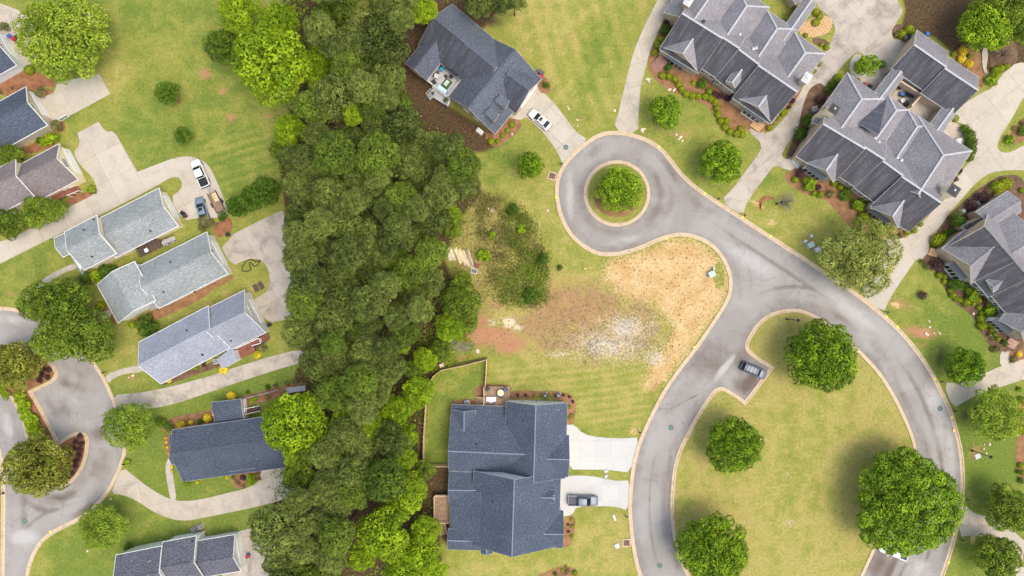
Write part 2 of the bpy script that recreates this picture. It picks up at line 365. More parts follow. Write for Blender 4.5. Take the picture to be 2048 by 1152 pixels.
# ------------------------------------------------------------------ outlines of roads, in photo pixels on the ground
ROAD_OUT = [(1275,1152),(1263,1096),(1256.6,1038),(1256,1008),(1260,950),(1270,900),(1283,866),(1301,827),(1326,779),(1356,736),(1389,694),(1421,648),(1442,615),(1454,593),(1458,574),(1457,552),(1449,529),(1437,509),(1419,491),(1394,478),(1366,472),(1341,475),(1313,485),(1283,499),(1250,509),(1225,513),(1195,512),(1165,496),(1140,474),(1122,444),(1112,411),(1109,378),(1113,353),(1125,328),(1145,305),(1165,288),(1192,268),(1220,261),(1250,263),(1275,269),(1300,279),(1318,290),(1336,308),(1356,335),(1376,358),(1401,378),(1427,396),(1477,428),(1527,461),(1578,494),(1622,522),(1670,556),(1718,587),(1771,630),(1801,658),(1826,686),(1852,721),(1872,754),(1889,789),(1905,822),(1918,870),(1925,900),(1928.5,937),(1929,975),(1926,1013),(1918,1053),(1907,1094),(1893,1139),(1870,1200),(1810,1290),(1720,1350),(1560,1390),(1420,1350),(1330,1270)]
OVAL = [(1372,1152),(1356,1114),(1345,1076),(1340,1026),(1341,988),(1346,937),(1356,900),(1374,866),(1386,842),(1401,817),(1419,789),(1429,778),(1442,773),(1454,777),(1477,791),(1489.5,801),(1539,736),(1514,721),(1495,706),(1489.5,696),(1492,681),(1507,655),(1525,635),(1547,623),(1578,617),(1602,618),(1625,627),(1650,640),(1675,660),(1701,681),(1721,701),(1741,721),(1761,744),(1781,774),(1799,806),(1814,839),(1828,872),(1837,912),(1843,960),(1841,1000),(1833,1035),(1819,1056),(1797,1066),(1764,1072),(1727,1152),(1716,1180),(1752,1206),(1752,1228),(1700,1270),(1600,1296),(1500,1285),(1420,1235)]
OVAL_KEEP = (15, 16, 43)
CIRC = [(1234 + 66.5 * math.cos(t), 387 + 66.5 * math.sin(t)) for t in [2 * math.pi * i / 48 for i in range(48)]]
LROAD = [(-160,612),(0,612.5),(22,614),(45,619),(90,637),(140,670),(172,699),(188,720),(209,751),(227,789),(239,824),(250,860),(254,893),(252,912),(244,935),(232,963),(216,990),(196,1013),(171,1036),(141,1051),(111,1066),(93,1078),(78,1095),(62,1130),(54,1180),(50,1290),(0,1290),(2,1100),(4,960),(-4,905),(-24,850),(-60,815),(-160,800)]
LISL = [(-60,700),(-20,688),(20,687),(48,691),(73,698),(93,713),(110,731),(118,746),(114,759),(101,769),(66,785.5),(83,814),(100,847),(118,881.5),(141,867),(160,862),(174,867),(179,882),(176,912),(166,940),(151,960),(131,974),(108,980),(86,975),(66,958),(55,930),(51,890),(49,862),(38,829),(25,802),(8,785),(-30,775),(-60,760)]
LISL_KEEP = (10, 13)
sm = lambda p, keep=(): chaikin(p, 2, True, keep)
ROAD_OUT_S, OVAL_S, LROAD_S, LISL_S = sm(ROAD_OUT), sm(OVAL, OVAL_KEEP), sm(LROAD), sm(LISL, LISL_KEEP)

# ------------------------------------------------------------------ ground sheet: fine where the camera looks, coarse to the horizon
K0 = HCAM / FPX
def axis(lo, hi, step):
    inner = np.arange(lo, hi + step, step)
    g = np.cumsum(step * 1.35 ** np.arange(1, 26))
    return np.concatenate([lo - g[::-1], inner, inner[-1] + g])
gx, gy = axis(-106, 106, 0.42), axis(-62, 62, 0.42)
GX, GY = np.meshgrid(gx, gy); PX, PY = GX / K0 + 1024, 576 - GY / K0
def blob(px, py, rx, ry=None, ang=0.0, s=1.0, X=None, Y=None, p=2.0):
    X = PX if X is None else X; Y = PY if Y is None else Y; ry = rx if ry is None else ry
    a = R(ang); dx, dy = X - px, Y - py; u = dx * math.cos(a) + dy * math.sin(a); v = -dx * math.sin(a) + dy * math.cos(a)
    return s * np.exp(-((u / rx) ** 2 + (v / ry) ** 2) ** (p / 2))
def reg(pts, feather=8.0, s=1.0, X=None, Y=None):
    d = sdist(pts, PX if X is None else X, PY if Y is None else Y); return s * np.clip(0.5 - d / (2 * feather), 0, 1)
def mx(*a):
    o = a[0]
    for b in a[1:]: o = np.maximum(o, b)
    return o
FOREST = [(545,-80),(830,-80),(880,-5),(835,40),(800,110),(800,170),(850,250),(930,290),(955,350),(965,390),(925,430),(890,520),(905,560),(960,600),(950,660),(900,690),(890,720),(850,760),(838,860),(835,960),(870,1000),(880,1060),(880,1230),(520,1230),(530,1060),(560,960),(575,800),(600,720),(575,600),(575,520),(570,420),(560,330),(555,250),(600,200),(590,100)]
lush = mx(reg([(0,-80),(540,-80),(570,420),(400,360),(270,340),(200,240),(120,240)], 40, .38), blob(470,330,90,70,0,.55), blob(380,60,120,60,0,.45), blob(1190,120,30,110,12,.8), blob(1240,90,18,120,14,.6),
  reg([(180,780),(620,690),(620,1230),(80,1230),(130,1060),(250,940)], 30, .6), reg([(850,745),(970,720),(970,800),(900,830),(895,930),(850,930)], 12, .45),
  reg([(1780,600),(2060,600),(2060,1230),(1900,1150),(1935,960),(1900,800)], 30, .55), reg([(1290,170),(1400,190),(1530,290),(1430,390),(1340,290)], 14, .25), blob(1580,940,70,90,0,.35), blob(1490,790,120,200,0,.12), blob(330,125,70,60,0,.0),
  reg([(1800,540),(1850,520),(2000,700),(1890,760)], 20, .3), blob(1010,310,50,50,0,.55), blob(60,520,120,60,-25,.4), blob(1530,360,40,30,0,.5), blob(1480,1010,80,120,0,.0), reg([(1905,840),(2060,780),(2060,960),(1940,980)], 12, .9))
dry = 0.16 + mx(reg(OVAL, 10, .44), reg([(965,-80),(1320,-80),(1230,265),(1160,270),(1100,190),(1000,60)], 40, .30), blob(1050,200,60,60,0,.3), blob(230,150,42,70,20,.62), blob(340,120,60,70,0,.34), blob(560,260,40,40,0,.1),
  reg([(975,720),(1330,720),(1270,870),(1150,850),(1140,790),(980,780)], 15, .22), reg([(880,1110),(1140,1110),(1150,1030),(1255,1020),(1280,1160),(880,1200)], 20, .30), reg([(1080,555),(1190,550),(1290,595),(1330,640),(1310,710),(1180,735),(1060,715),(1020,650)], 34, 1.0),
  reg([(960,370),(1100,500),(1110,600),(1040,650),(960,640),(900,520)], 14, .62), reg([(990,330),(1105,310),(1110,430),(1190,520),(1260,560),(1130,570),(1040,420)], 14, .22), blob(1500,420,40,30,0,.25), blob(1690,900,120,60,0,.1), blob(1700,1050,60,110,10,.3), blob(1560,760,40,110,20,.35), blob(1400,1000,60,50,0,.12), blob(280,700,30,40,0,.35), blob(20,540,90,40,0,.0), blob(420,620,90,14,-28,.55), blob(330,720,26,30,0,.25), blob(1560,450,60,40,30,.2), blob(1850,560,30,30,0,.2))
sand = mx(reg([(1215,520),(1290,500),(1340,476),(1400,480),(1445,520),(1462,560),(1455,600),(1415,655),(1370,715),(1330,765),(1290,775),(1298,726),(1330,690),(1345,650),(1312,612),(1262,600),(1205,560)], 26, .9), blob(1225,535,26,16,0,.55), blob(1210,640,40,14,0,.5), blob(1300,770,12,26,25,.55), blob(1350,590,70,50,0,.3), blob(1370,230,9,4,0,.0), blob(1514,408,26,4,28,1.0), blob(1545,446,10,6,0,.9), blob(1268,862,12,12,0,.6), blob(1520,808,16,6,0,.5), blob(1792,610,12,6,20,.95), blob(2012,1005,8,12,0,.9), blob(1946,1078,6,14,0,.8), blob(880,400,6,6,0,.0), blob(1240,1010,14,5,0,.5))
sand = sand * np.where(blob(1438,552,12,30) > .4, 0.45, 1.0)
clay = mx(blob(975,672,64,20,0,1.25), blob(1020,690,34,18,-10,1.15), blob(965,645,20,22,0,.75), blob(995,610,18,14,0,.6), blob(1310,755,12,30,10,.9), blob(1842,665,36,12,8,1.0), blob(1800,608,28,14,15,.6), blob(1140,610,120,60,15,.5), blob(1240,570,50,24,15,.4), blob(1060,650,50,30,0,.42), blob(1360,270,30,10,0,.5), blob(925,715,40,4,-14,.7), blob(1348,1010,0.1,0.1,0,0), blob(1705,820,8,40,8,.4), blob(1620,488,16,14,30,.6), blob(1690,560,60,5,36,.55), blob(1845,690,14,5,0,.5), blob(20,587,14,5,0,.6), blob(265,755,14,10,0,.5), blob(535,232,12,5,0,.6), blob(410,148,14,12,0,.8), blob(447,182,9,9,0,.8), blob(462,235,10,10,0,.85), blob(300,40,1,1,0,0), blob(1100,6,8,4,0,.6), blob(1140,75,10,8,0,.45), blob(1165,240,8,5,0,.5), blob(930,190,1,1,0,0), blob(900,30,30,14,20,.3), blob(1485,1030,16,5,10,.45), blob(1950,905,14,18,30,.6), blob(1235,1096,12,12,0,.5), blob(1275,15,1,1,0,0))
bark = mx(reg(FOREST, 10, 1.0), reg([(780,60),(880,-20),(1000,20),(970,55),(840,120),(880,200),(960,250),(1005,290),(965,305),(930,305),(840,262),(780,190)], 12, .95), reg([(1788,-80),(1965,-80),(1980,60),(1930,130),(1870,75),(1800,60),(1810,20)], 8, .9), reg([(840,925),(900,928),(898,1100),(870,1060),(850,980)], 8, .85), reg([(1915,90),(2060,60),(2060,130),(1960,150)], 10, .85), blob(960,35,60,20,15,.75), blob(950,5,90,20,0,.6), blob(1003,400,40,50,40,.35), blob(970,560,40,60,0,.25), reg([(838,745),(900,728),(975,712),(975,718),(885,738),(862,760),(852,850),(846,930),(836,930)], 5, .8), blob(1880,715,14,34,10,.55), blob(1930,830,14,20,0,.6), blob(1960,1085,12,30,0,.5), blob(1715,1050,14,40,20,.35), blob(1545,700,10,60,12,.15), blob(1450,700,1,1,0,0), blob(590,1040,30,60,0,.0), reg([(-10,118),(50,112),(100,150),(110,165),(60,185),(-10,170)], 5, .0))
pale = mx(blob(1220,690,90,38,5,.60), blob(1250,660,60,40,0,.64), blob(1300,650,24,26,0,.42), blob(1310,715,34,26,20,.55), blob(1120,708,34,9,-4,.55), blob(1335,690,20,30,20,.3), blob(1018,645,16,12,10,.95), blob(1035,655,12,8,0,.8), blob(1575,950,20,26,0,.28), blob(1580,1045,22,12,0,.4), blob(985,645,14,10,0,.5))
lush = lush + reg([(985,725),(1330,725),(1275,870),(1160,850),(1150,785),(985,770)], 10, .22) * np.sin((PY + 0.12 * PX) * .42 + np.sin(PX * .02)) + reg([(400,280),(555,250),(560,330),(565,370),(460,400),(430,340)], 14, .22) * np.sin((PY + .3 * PX) * .36) + reg([(965,-60),(1310,-60),(1225,260),(1110,190)], 20, .16) * np.sin((PX - .3 * PY) * .2)
def sheet_grid(name, GXm, GYm, z, keep, attrs, mat):
    ny, nx = GXm.shape
    idx = np.arange(nx * ny).reshape(ny, nx)
    quads = np.stack([idx[:-1, :-1], idx[:-1, 1:], idx[1:, 1:], idx[1:, :-1]], -1).reshape(-1, 4)
    if keep is not None: quads = quads[keep.reshape(-1)[quads].all(1)]
    used, inv = np.unique(quads, return_inverse=True); quads = inv.reshape(-1, 4)
    co = np.stack([GXm.ravel(), GYm.ravel(), np.full(nx * ny, z)], -1)[used]
    me = bpy.data.meshes.new(name); me.vertices.add(len(co)); me.vertices.foreach_set('co', co.astype(np.float32).ravel())
    me.loops.add(quads.size); me.polygons.add(len(quads))
    me.loops.foreach_set('vertex_index', quads.astype(np.int32).ravel())
    me.polygons.foreach_set('loop_start', np.arange(0, quads.size, 4, dtype=np.int32)); me.polygons.foreach_set('loop_total', np.full(len(quads), 4, dtype=np.int32))
    for an, ch in attrs.items():
        at = me.attributes.new(an, 'FLOAT_COLOR', 'POINT')
        arr = np.stack([np.clip(c, -1, 2).ravel() for c in ch] + [np.ones(nx * ny)], -1)[used]
        at.data.foreach_set('color', arr.astype(np.float32).ravel())
    me.materials.append(mat); me.update(calc_edges=True); me.validate()
    return mesh_obj(name, me)
tag(sheet_grid('ground', GX, GY, 0.0, None, {'ga': (lush, dry, sand), 'gb': (clay, bark, pale)}, MAT['ground']), kind='structure')

# ------------------------------------------------------------------ roads
def road(name, outer, holes, bbox, marks):
    x0, y0, x1, y1 = bbox
    a, b = P(x0, y1), P(x1, y0)
    X, Y = np.meshgrid(np.arange(a.x, b.x, .36), np.arange(a.y, b.y, .36)); QX, QY = X / K0 + 1024, 576 - Y / K0
    d = sdist(outer, QX, QY); lay = d < -2.5
    for h in holes: e = sdist(h, QX, QY); lay &= e > -3.0; d = np.maximum(d, -e)
    dirt, light, dark = marks(QX, QY, -d)
    tag(sheet_grid(name, X, Y, 0.012, lay, {'ra': (dirt, light, dark)}, MAT['asphalt']), kind='structure')
TRK = np.random.default_rng(5).normal(0, 1, 200)
def tracks(d, X, Y):
    """wheel wear in lines that follow the kerbs"""
    t = np.interp(d / 5.0, np.arange(200), TRK) + .7 * np.interp(d / 11.0 + 60, np.arange(200), TRK)
    return .24 * t * (.6 + .6 * np.sin(X * .021 + 1.3 * np.sin(Y * .017)))
def marks_r(X, Y, d):
    bb = lambda *k, **q: blob(*k, X=X, Y=Y, **q)
    edge = np.clip(1 - (d - 5) / 16.0, 0, 1) * .45
    dirt = mx(edge, bb(1315,425,26,60,35,.55), bb(1322,385,16,50,-10,.5), bb(1190,300,26,14,-40,.5), bb(1340,330,14,50,-20,.5), bb(1400,410,60,14,35,.45), bb(1525,665,26,60,35,.75), bb(1490,710,40,24,-20,.7), bb(1500,770,34,30,0,1.0), bb(1420,720,60,50,-50,.6), bb(1340,820,50,16,-55,.35), bb(1340,980,8,90,2,.75), bb(1350,1100,10,60,-12,.7), bb(1590,630,50,14,10,.5), bb(1690,640,40,9,40,.6), bb(1760,700,16,60,-35,.4), bb(1840,700,16,60,-30,.5), bb(1810,820,10,80,-20,.5), bb(1860,900,14,70,-8,.35), bb(1760,1130,40,40,0,.8), bb(1475,560,12,50,-10,.4), bb(1265,495,60,8,-20,.4), bb(1165,465,30,12,45,.25))
    light = mx(bb(1450,735,9,44,38,.95), bb(1500,520,90,26,32,.75), bb(1250,480,80,14,-8,.6), bb(1140,390,13,70,0,.75), bb(1260,285,70,12,10,.4), bb(1700,620,100,22,38,.8), bb(1870,800,26,44,-20,.8), bb(1900,900,14,80,-6,.7), bb(1840,1140,40,40,0,.7), bb(1880,870,24,60,0,.6), bb(1310,960,14,80,3,.35), bb(1300,1120,20,40,0,.4), bb(1400,770,30,50,35,.45), bb(1460,620,40,30,0,.4))
    dark = mx(bb(1375,800,60,3.5,-28,.75), bb(1322,818,26,3.5,-6,.7), bb(1490,725,16,3,-60,.4), bb(1440,455,40,3,25,.4), bb(1545,560,20,3,30,.4), bb(1780,790,4,40,-15,.5), bb(1790,745,5,60,-28,.5), bb(1820,850,4,30,-15,.5), bb(1300,1001,4,5,0,.9), bb(1329,978,3,5,40,.8), bb(1355,470,30,5,0,.45), bb(1290,420,6,40,25,.5))
    return dirt + tracks(d, X, Y), light, dark
def marks_l(X, Y, d):
    bb = lambda *k, **q: blob(*k, X=X, Y=Y, **q)
    edge = np.clip(1 - (d - 4) / 12.0, 0, 1) * .3
    dirt = mx(edge, bb(120,820,34,20,30,.6), bb(140,770,40,14,20,.6), bb(200,870,30,20,0,.7), bb(200,930,24,44,20,.55), bb(120,1000,60,16,-10,.7), bb(175,1020,40,10,-35,.75), bb(60,990,60,26,0,.45), bb(20,960,16,60,0,.35), bb(40,1040,30,20,0,.3), bb(40,660,60,12,10,.3), bb(160,740,30,20,30,.4))
    light = mx(bb(30,640,60,16,5,.7), bb(150,800,26,10,30,.6), bb(100,1000,60,12,10,.5), bb(50,1075,40,24,0,.9), bb(210,820,12,30,-25,.5), bb(15,850,16,60,-10,.7), bb(150,1000,40,8,-15,.6))
    dark = mx(bb(130,836,30,4,35,.5), bb(150,795,40,3,25,.5), bb(95,770,14,3,-25,.4), bb(200,1000,26,4,-40,.6))
    return dirt + tracks(d, X, Y), light, dark
road('road', ROAD_OUT_S, [OVAL_S, CIRC], (1095, 250, 1940, 1400), marks_r)
road('road', LROAD_S, [LISL_S], (-170, 600, 265, 1295), marks_l)

def offset(pts, d):
    """offset a closed polygon (metres, world xy); positive = inward for counter-clockwise"""
    n = len(pts); out = []
    for i in range(n):
        a, b, c = Vector(pts[i - 1]), Vector(pts[i]), Vector(pts[(i + 1) % n])
        e1, e2 = (b - a), (c - b)
        if e1.length < 1e-6 or e2.length < 1e-6: out.append(tuple(b)); continue
        e1.normalize(); e2.normalize()
        n1, n2 = Vector((-e1.y, e1.x)), Vector((-e2.y, e2.x)); m = n1 + n2
        k = max(m.length_squared / 2, 0.6)
        out.append(tuple(b + m * (d / k)))
    return out
def ccw(pts):
    A = sum(pts[i - 1][0] * pts[i][1] - pts[i][0] * pts[i - 1][1] for i in range(len(pts)))
    return pts if A > 0 else pts[::-1]
def band(mb, A, B, z0, z1):
    n = len(A)
    for i in range(n):
        j = (i + 1) % n
        mb.poly([(*A[i], z1), (*A[j], z1), (*B[j], z1), (*B[i], z1)])
        mb.poly([(*A[i], z0), (*A[j], z0), (*A[j], z1), (*A[i], z1)]); mb.poly([(*B[j], z0), (*B[i], z0), (*B[i], z1), (*B[j], z1)])
def kerb(pts, inner):
    """inner: the road lies inside the outline; else the outline is an island in the road"""
    w = ccw([tuple(P(*p).xy) for p in pts])
    a, b = MB(), MB()
    if inner: band(a, w, offset(w, .24), 0, .13); band(b, offset(w, .24), offset(w, .74), 0, .028)
    else: band(b, w, offset(w, .42), 0, .028); band(a, offset(w, .42), offset(w, .68), 0, .13)
    k = tag(a.build('kerb', MAT['kerb']), kind='structure'); b.build('gutter', MAT['kerb'], k)
for p, i in ((ROAD_OUT_S, True), (OVAL_S, False), (CIRC, False), (LROAD_S, True), (LISL_S, False)): kerb(p, i)

# ------------------------------------------------------------------ drives, walks, beds
def clip(poly, a, b):
    """keep the part of poly on the inner side of a.x+b>=0"""
    out = []
    for i in range(len(poly)):
        p, q = poly[i - 1], poly[i]; dp = a[0] * p[0] + a[1] * p[1] + b; dq = a[0] * q[0] + a[1] * q[1] + b
        if (dp >= 0) != (dq >= 0):
            t = dp / (dp - dq); out.append((p[0] + (q[0] - p[0]) * t, p[1] + (q[1] - p[1]) * t))
        if dq >= 0: out.append(q)
    return out
def area(p): return abs(sum(p[i - 1][0] * p[i][1] - p[i][0] * p[i - 1][1] for i in range(len(p)))) / 2
LAYER = [0]
def slab(name, pts, mat, ang=0.0, cell=3.2, z=0.034, smooth=1, keep=(), gap=0.035, piece='concrete_panel', cell2=None):
    """poured slab with sawn joints: a base sheet and one panel for each bay"""
    LAYER[0] += 1; z = z + 0.0006 * (LAYER[0] % 40)
    q = chaikin(pts, smooth, True, keep) if smooth else pts
    w = ccw([tuple(P(*p).xy) for p in q]); cell2 = cell2 or cell
    b = MB(); b.prism(w, 0.0, z - 0.012); base = tag(b.build(name, MAT['joint'] if mat is not MAT['conc_new'] else MAT['conc']), kind='structure')
    ca, sa = math.cos(R(ang)), math.sin(R(ang)); U = [(x * ca + y * sa, -x * sa + y * ca) for x, y in w]
    x0, x1 = min(u[0] for u in U), max(u[0] for u in U); y0, y1 = min(u[1] for u in U), max(u[1] for u in U)
    for i in range(max(1, math.ceil((x1 - x0) / cell))):
        for j in range(max(1, math.ceil((y1 - y0) / cell2))):
            c = U
            for (a, bb) in (((1, 0), -(x0 + i * cell + gap / 2)), ((-1, 0), x0 + (i + 1) * cell - gap / 2), ((0, 1), -(y0 + j * cell2 + gap / 2)), ((0, -1), y0 + (j + 1) * cell2 - gap / 2)):
                c = clip(c, a, bb)
                if len(c) < 3: break
            if len(c) < 3 or area(c) < 0.05: continue
            c = [(x * ca - y * sa, x * sa + y * ca) for x, y in c]
            m = MB(); m.prism(c, z - 0.02, z); m.build(piece, mat, base)
    return base
def bed(pts, mat, smooth=2, z=0.03, name='mulch_bed', keep=()):
    LAYER[0] += 1; z += 0.0007 * (LAYER[0] % 37)
    w = ccw([tuple(P(*p).xy) for p in chaikin(pts, smooth, True, keep)])
    out = []
    for i, (x, y) in enumerate(w):          # ragged edge
        out.append((x + random.uniform(-.09, .09), y + random.uniform(-.09, .09)))
    ins = offset(out, 0.25)
    m = MB(); band_top = [(p, q) for p, q in zip(out, ins)]
    n = len(out)
    for i in range(n):
        j = (i + 1) % n; m.poly([(*out[i], 0.0), (*out[j], 0.0), (*ins[j], z), (*ins[i], z)])
    m.poly([(*p, z) for p in ins])
    return tag(m.build(name, mat), kind='structure')
# new white drives of the blue-roofed house
slab('driveway', [(1128,847),(1150,850),(1166,868),(1200,875),(1248,877),(1282,874),(1262,946),(1230,941),(1200,939),(1128,939)], MAT['conc_new'], 0, 3.0)
slab('driveway', [(1110,955),(1145,951),(1178,951),(1220,959),(1234,962),(1262,960),(1258,1022),(1233,1013),(1200,1012),(1153,1013),(1147,1026),(1137,1032),(1110,1033)], MAT['conc_new'], 0, 3.0)
# drive with the white saloon
slab('driveway', [(1060,150),(1078,177),(1102,199),(1125,227),(1142,252),(1157,268),(1176,279),(1150,304),(1126,330),(1117,308),(1105,290),(1089,267),(1067,247),(1052,233),(1040,241),(1022,236),(1000,215)], MAT['conc_lt'], -45, 3.4)
# long curved drive
slab('driveway', [(1226,262),(1240,214),(1253,156),(1268,101),(1286,58),(1303,23),(1318,-5),(1350,-70),(1400,-70),(1352,0),(1333,30),(1313,68),(1298,108),(1288,149),(1281,171),(1277,227),(1276,268)], MAT['conc'], 15, 4.2)
# drive between the two grey-roofed houses, with the court behind
slab('driveway', [(1440,402),(1467,376),(1489,345),(1512,315),(1527,290),(1495,262),(1512,250),(1535,272),(1578,227),(1608,171),(1623,136),(1655,98),(1672,64),(1665,38),(1630,10),(1600,-60),(1800,-60),(1791,0),(1808,20),(1793,45),(1781,66),(1790,82),(1826,73),(1800,130),(1760,200),(1745,165),(1730,112),(1716,103),(1701,113),(1676,141),(1650,171),(1615,221),(1600,252),(1573,290),(1560,315),(1593,322),(1600,345),(1573,340),(1550,329),(1535,348),(1512,378),(1493,406),(1485,432)], MAT['conc_grey'], 38, 5.2)
# drive of the second and third grey-roofed houses
slab('driveway', [(1718,590),(1740,545),(1762,500),(1776,462),(1800,476),(1814,476),(1847,443),(1870,418),(1890,398),(1905,370),(1925,340),(1935,328),(1951,315),(1953,290),(1950,262),(1927,247),(1880,235),(1917,215),(1962,186),(1985,176),(2003,151),(2030,123),(2075,130),(2075,170),(2048,191),(2023,239),(2003,267),(1994,290),(1995,298),(2005,306),(2023,304),(2050,289),(2090,285),(2090,345),(2048,340),(1998,341),(1972,350),(1947,370),(1925,396),(1902,421),(1882,451),(1864,471),(1855,494),(1866,508),(1880,520),(1867,530),(1850,518),(1834,516),(1816,542),(1790,580),(1774,608),(1768,625)], MAT['conc_lt'], 38, 6.0)
slab('driveway', [(1886,765),(1915,766),(1952,754),(2003,731),(2048,718),(2120,695),(2120,735),(2048,759),(1978,781),(1952,791),(1927,804),(1906,817)], MAT['conc'], -18, 4.4)
slab('driveway', [(1924,1002),(1937,1018),(1952,1028),(1972,1033),(1990,1041),(2028,1063),(2048,1081),(2110,1130),(2110,1190),(2034,1190),(2033,1152),(2028,1129),(2030,1109),(2025,1091),(2008,1078),(1977,1073),(1940,1071),(1917,1074)], MAT['conc'], 0, 4.4)
slab('path', [(2000,733),(1999,708),(2010,694),(2030,688),(2032,705),(2020,718),(2014,730)], MAT['conc_lt'], 0, 2.5)
# drives of the left-hand street
slab('driveway', [(-60,-10),(0,6),(48,25),(75,60),(75,108),(60,131),(48,138),(0,70),(-60,40)], MAT['conc'], -30, 4)
slab('driveway', [(116,164),(150,158),(199,148),(221,188),(126,239),(95,240),(75,198),(108,186)], MAT['conc_lt'], 28, 5, smooth=0)
slab('driveway', [(146,306),(161,287),(155,266),(197,243),(212,264),(228,262),(246,292),(275,344),(315,328),(352,315),(378,312),(400,318),(416,328),(433,360),(450,403),(459,426),(446,436),(400,435),(365,442),(340,395),(362,380),(365,366),(358,355),(345,353),(315,371),(204,429),(106,474),(0,528),(-70,560),(-70,510),(0,484),(50,464),(131,418),(191,388),(195,378),(186,355),(160,330)], MAT['conc_lt'], 27, 5.4, keep=(2,3,6,7))
slab('driveway', [(438,482),(561,421),(566,424),(571,444),(585,466),(600,520),(610,600),(600,640),(561,640),(536,647),(505,600),(524,590),(537,580),(541,554),(534,532),(521,519),(508,517),(493,519),(462,533)], MAT['conc_grey'], 27, 5.0)
slab('driveway', [(222,789),(277,786),(340,774),(420,752),(450,741),(574,703),(610,700),(610,724),(581,731),(501,756),(400,791),(352,807),(302,818),(264,819),(240,826)], MAT['conc_grey'], 16, 5.0)
slab('path', [(209,751),(239,738),(272,731),(290,736),(287,744),(252,747),(227,756),(217,768)], MAT['conc_lt'], 16, 1.8)
slab('driveway', [(245,933),(272,955),(302,978),(340,999),(373,1003),(420,995),(438,990),(501,975),(518,960),(526,932),(540,918),(560,920),(575,945),(600,985),(541,1008),(400,1037),(373,1042),(340,1038),(302,1021),(272,1000),(247,990),(222,987),(232,963)], MAT['conc'], 14, 5.0)
slab('path', [(341,1001),(335,968),(330,935),(337,914),(346,918),(344,930),(347,955),(354,1003)], MAT['conc_lt'], 10, 1.8)
slab('driveway', [(470,1070),(483,1061),(513,1054),(560,1045),(610,1110),(570,1200),(430,1200)], MAT['conc_grey'], 14, 4.5, smooth=0)
slab('path', [(149,526),(113,541),(81,562),(62,580),(50,596),(52,612),(62,612),(66,594),(80,577),(102,561),(127,546),(158,536)], MAT['conc'], 30, 1.7)
slab('path', [(176,642),(192,632),(222,616),(228,628),(205,640),(192,652)], MAT['conc'], 30, 1.7)
slab('path', [(165,18),(174,14),(190,46),(182,49)], MAT['conc_grey'], 20, 4, smooth=0)
slab('path', [(1964,98),(1974,94),(1976,110),(1974,125),(1972,140),(1982,152),(1976,156),(1966,140),(1964,120)], MAT['conc'], 0, 1.7)
slab('path', [(1700,122),(1712,106),(1725,112),(1712,125),(1706,140),(1716,152),(1730,160),(1726,170),(1708,158),(1698,142)], MAT['conc_lt'], 0, 1.7)
slab('patio', [(1700,160),(1735,135),(1775,150),(1750,190),(1720,180)], MAT['conc_grey'], 38, 2.4)
slab('patio', [(1870,260),(1895,240),(1922,250),(1930,280),(1918,305),(1890,300)], MAT['conc'], 38, 2.4)
slab('patio', [(1595,55),(1625,35),(1650,30),(1664,38),(1666,55),(1650,70),(1620,76),(1600,70)], MAT['stone'], 30, 0.55, gap=0.06, piece='flagstone', cell2=0.45)
# pine straw and mulch
bed([(1293,118),(1300,145),(1310,160),(1345,185),(1380,195),(1420,215),(1440,250),(1465,275),(1490,272),(1497,255),(1520,270),(1545,255),(1560,240),(1580,215),(1600,190),(1605,160),(1585,120),(1500,80),(1380,30),(1345,-10),(1330,40),(1310,80)], MAT['mulch'])
bed([(1610,182),(1640,160),(1660,180),(1600,300),(1570,325),(1575,300),(1595,255)], MAT['mulch_dk'])
bed([(1568,345),(1572,365),(1600,385),(1650,398),(1672,420),(1690,450),(1720,465),(1760,480),(1800,478),(1815,472),(1880,400),(1930,330),(1935,300),(1700,300),(1600,330)], MAT['mulch'])
bed([(1858,500),(1862,480),(1900,425),(1925,405),(1955,378),(1985,360),(2005,350),(2048,350),(2060,420),(2060,700),(2015,706),(2000,706),(1975,688),(1955,650),(1935,622),(1905,605),(1885,570),(1872,540),(1840,520)], MAT['mulch_dk'])
bed([(966,270),(985,296),(1005,290),(1040,262),(1045,240),(1020,235),(980,255)], MAT['mulch'])
bed([(1076,150),(1095,155),(1103,175),(1098,188),(1085,190),(1074,180)], MAT['mulch'])
bed([(1018,780),(1100,782),(1140,785),(1151,800),(1151,830),(1146,852),(1128,850),(1128,790),(1010,800)], MAT['mulch'], 1)
bed([(950,768),(1022,770),(1022,784),(972,802),(950,800)], MAT['mulch'], 1)
bed([(900,830),(901,806),(912,798),(975,798),(975,812),(905,815)], MAT['mulch'], 1)
bed([(1126,1033),(1150,1030),(1150,1060),(1145,1085),(1135,1095),(1122,1092)], MAT['mulch'], 1)
bed([(1072,1152),(1100,1140),(1122,1132),(1145,1133),(1160,1148),(1170,1190),(1050,1190)], MAT['mulch'], 1)
bed([(1010,1160),(1025,1150),(1045,1160),(1040,1180),(1015,1180)], MAT['mulch'], 1)
CIN = lambda r: [(1234 + r * math.cos(t), 387 + r * math.sin(t)) for t in [2 * math.pi * i / 18 for i in range(18)]]
bed([(1238 + 48 * math.cos(t) - 4, 388 + 44 * math.sin(t) + 3) for t in [2 * math.pi * i / 18 for i in range(18)]], MAT['mulch'])
bed([(-55,704),(20,695),(48,699),(72,705),(90,718),(107,737),(110,746),(98,762),(62,776),(56,782),(76,818),(94,851),(116,890),(142,874),(160,869),(169,874),(171,884),(168,910),(158,937),(146,954),(128,966),(108,972),(86,966),(70,950),(62,925),(80,895),(60,860),(46,825),(30,798),(12,778),(-30,766)], MAT['mulch_red'])
bed([(-10,118),(45,125),(60,142),(95,150),(112,166),(108,176),(90,172),(60,185),(20,195),(-10,185)], MAT['mulch_red'])
bed([(86,180),(100,176),(108,184),(90,196),(82,198)], MAT['mulch_red'], 1); bed([(100,248),(120,238),(132,250),(128,264),(108,268)], MAT['mulch_red'])
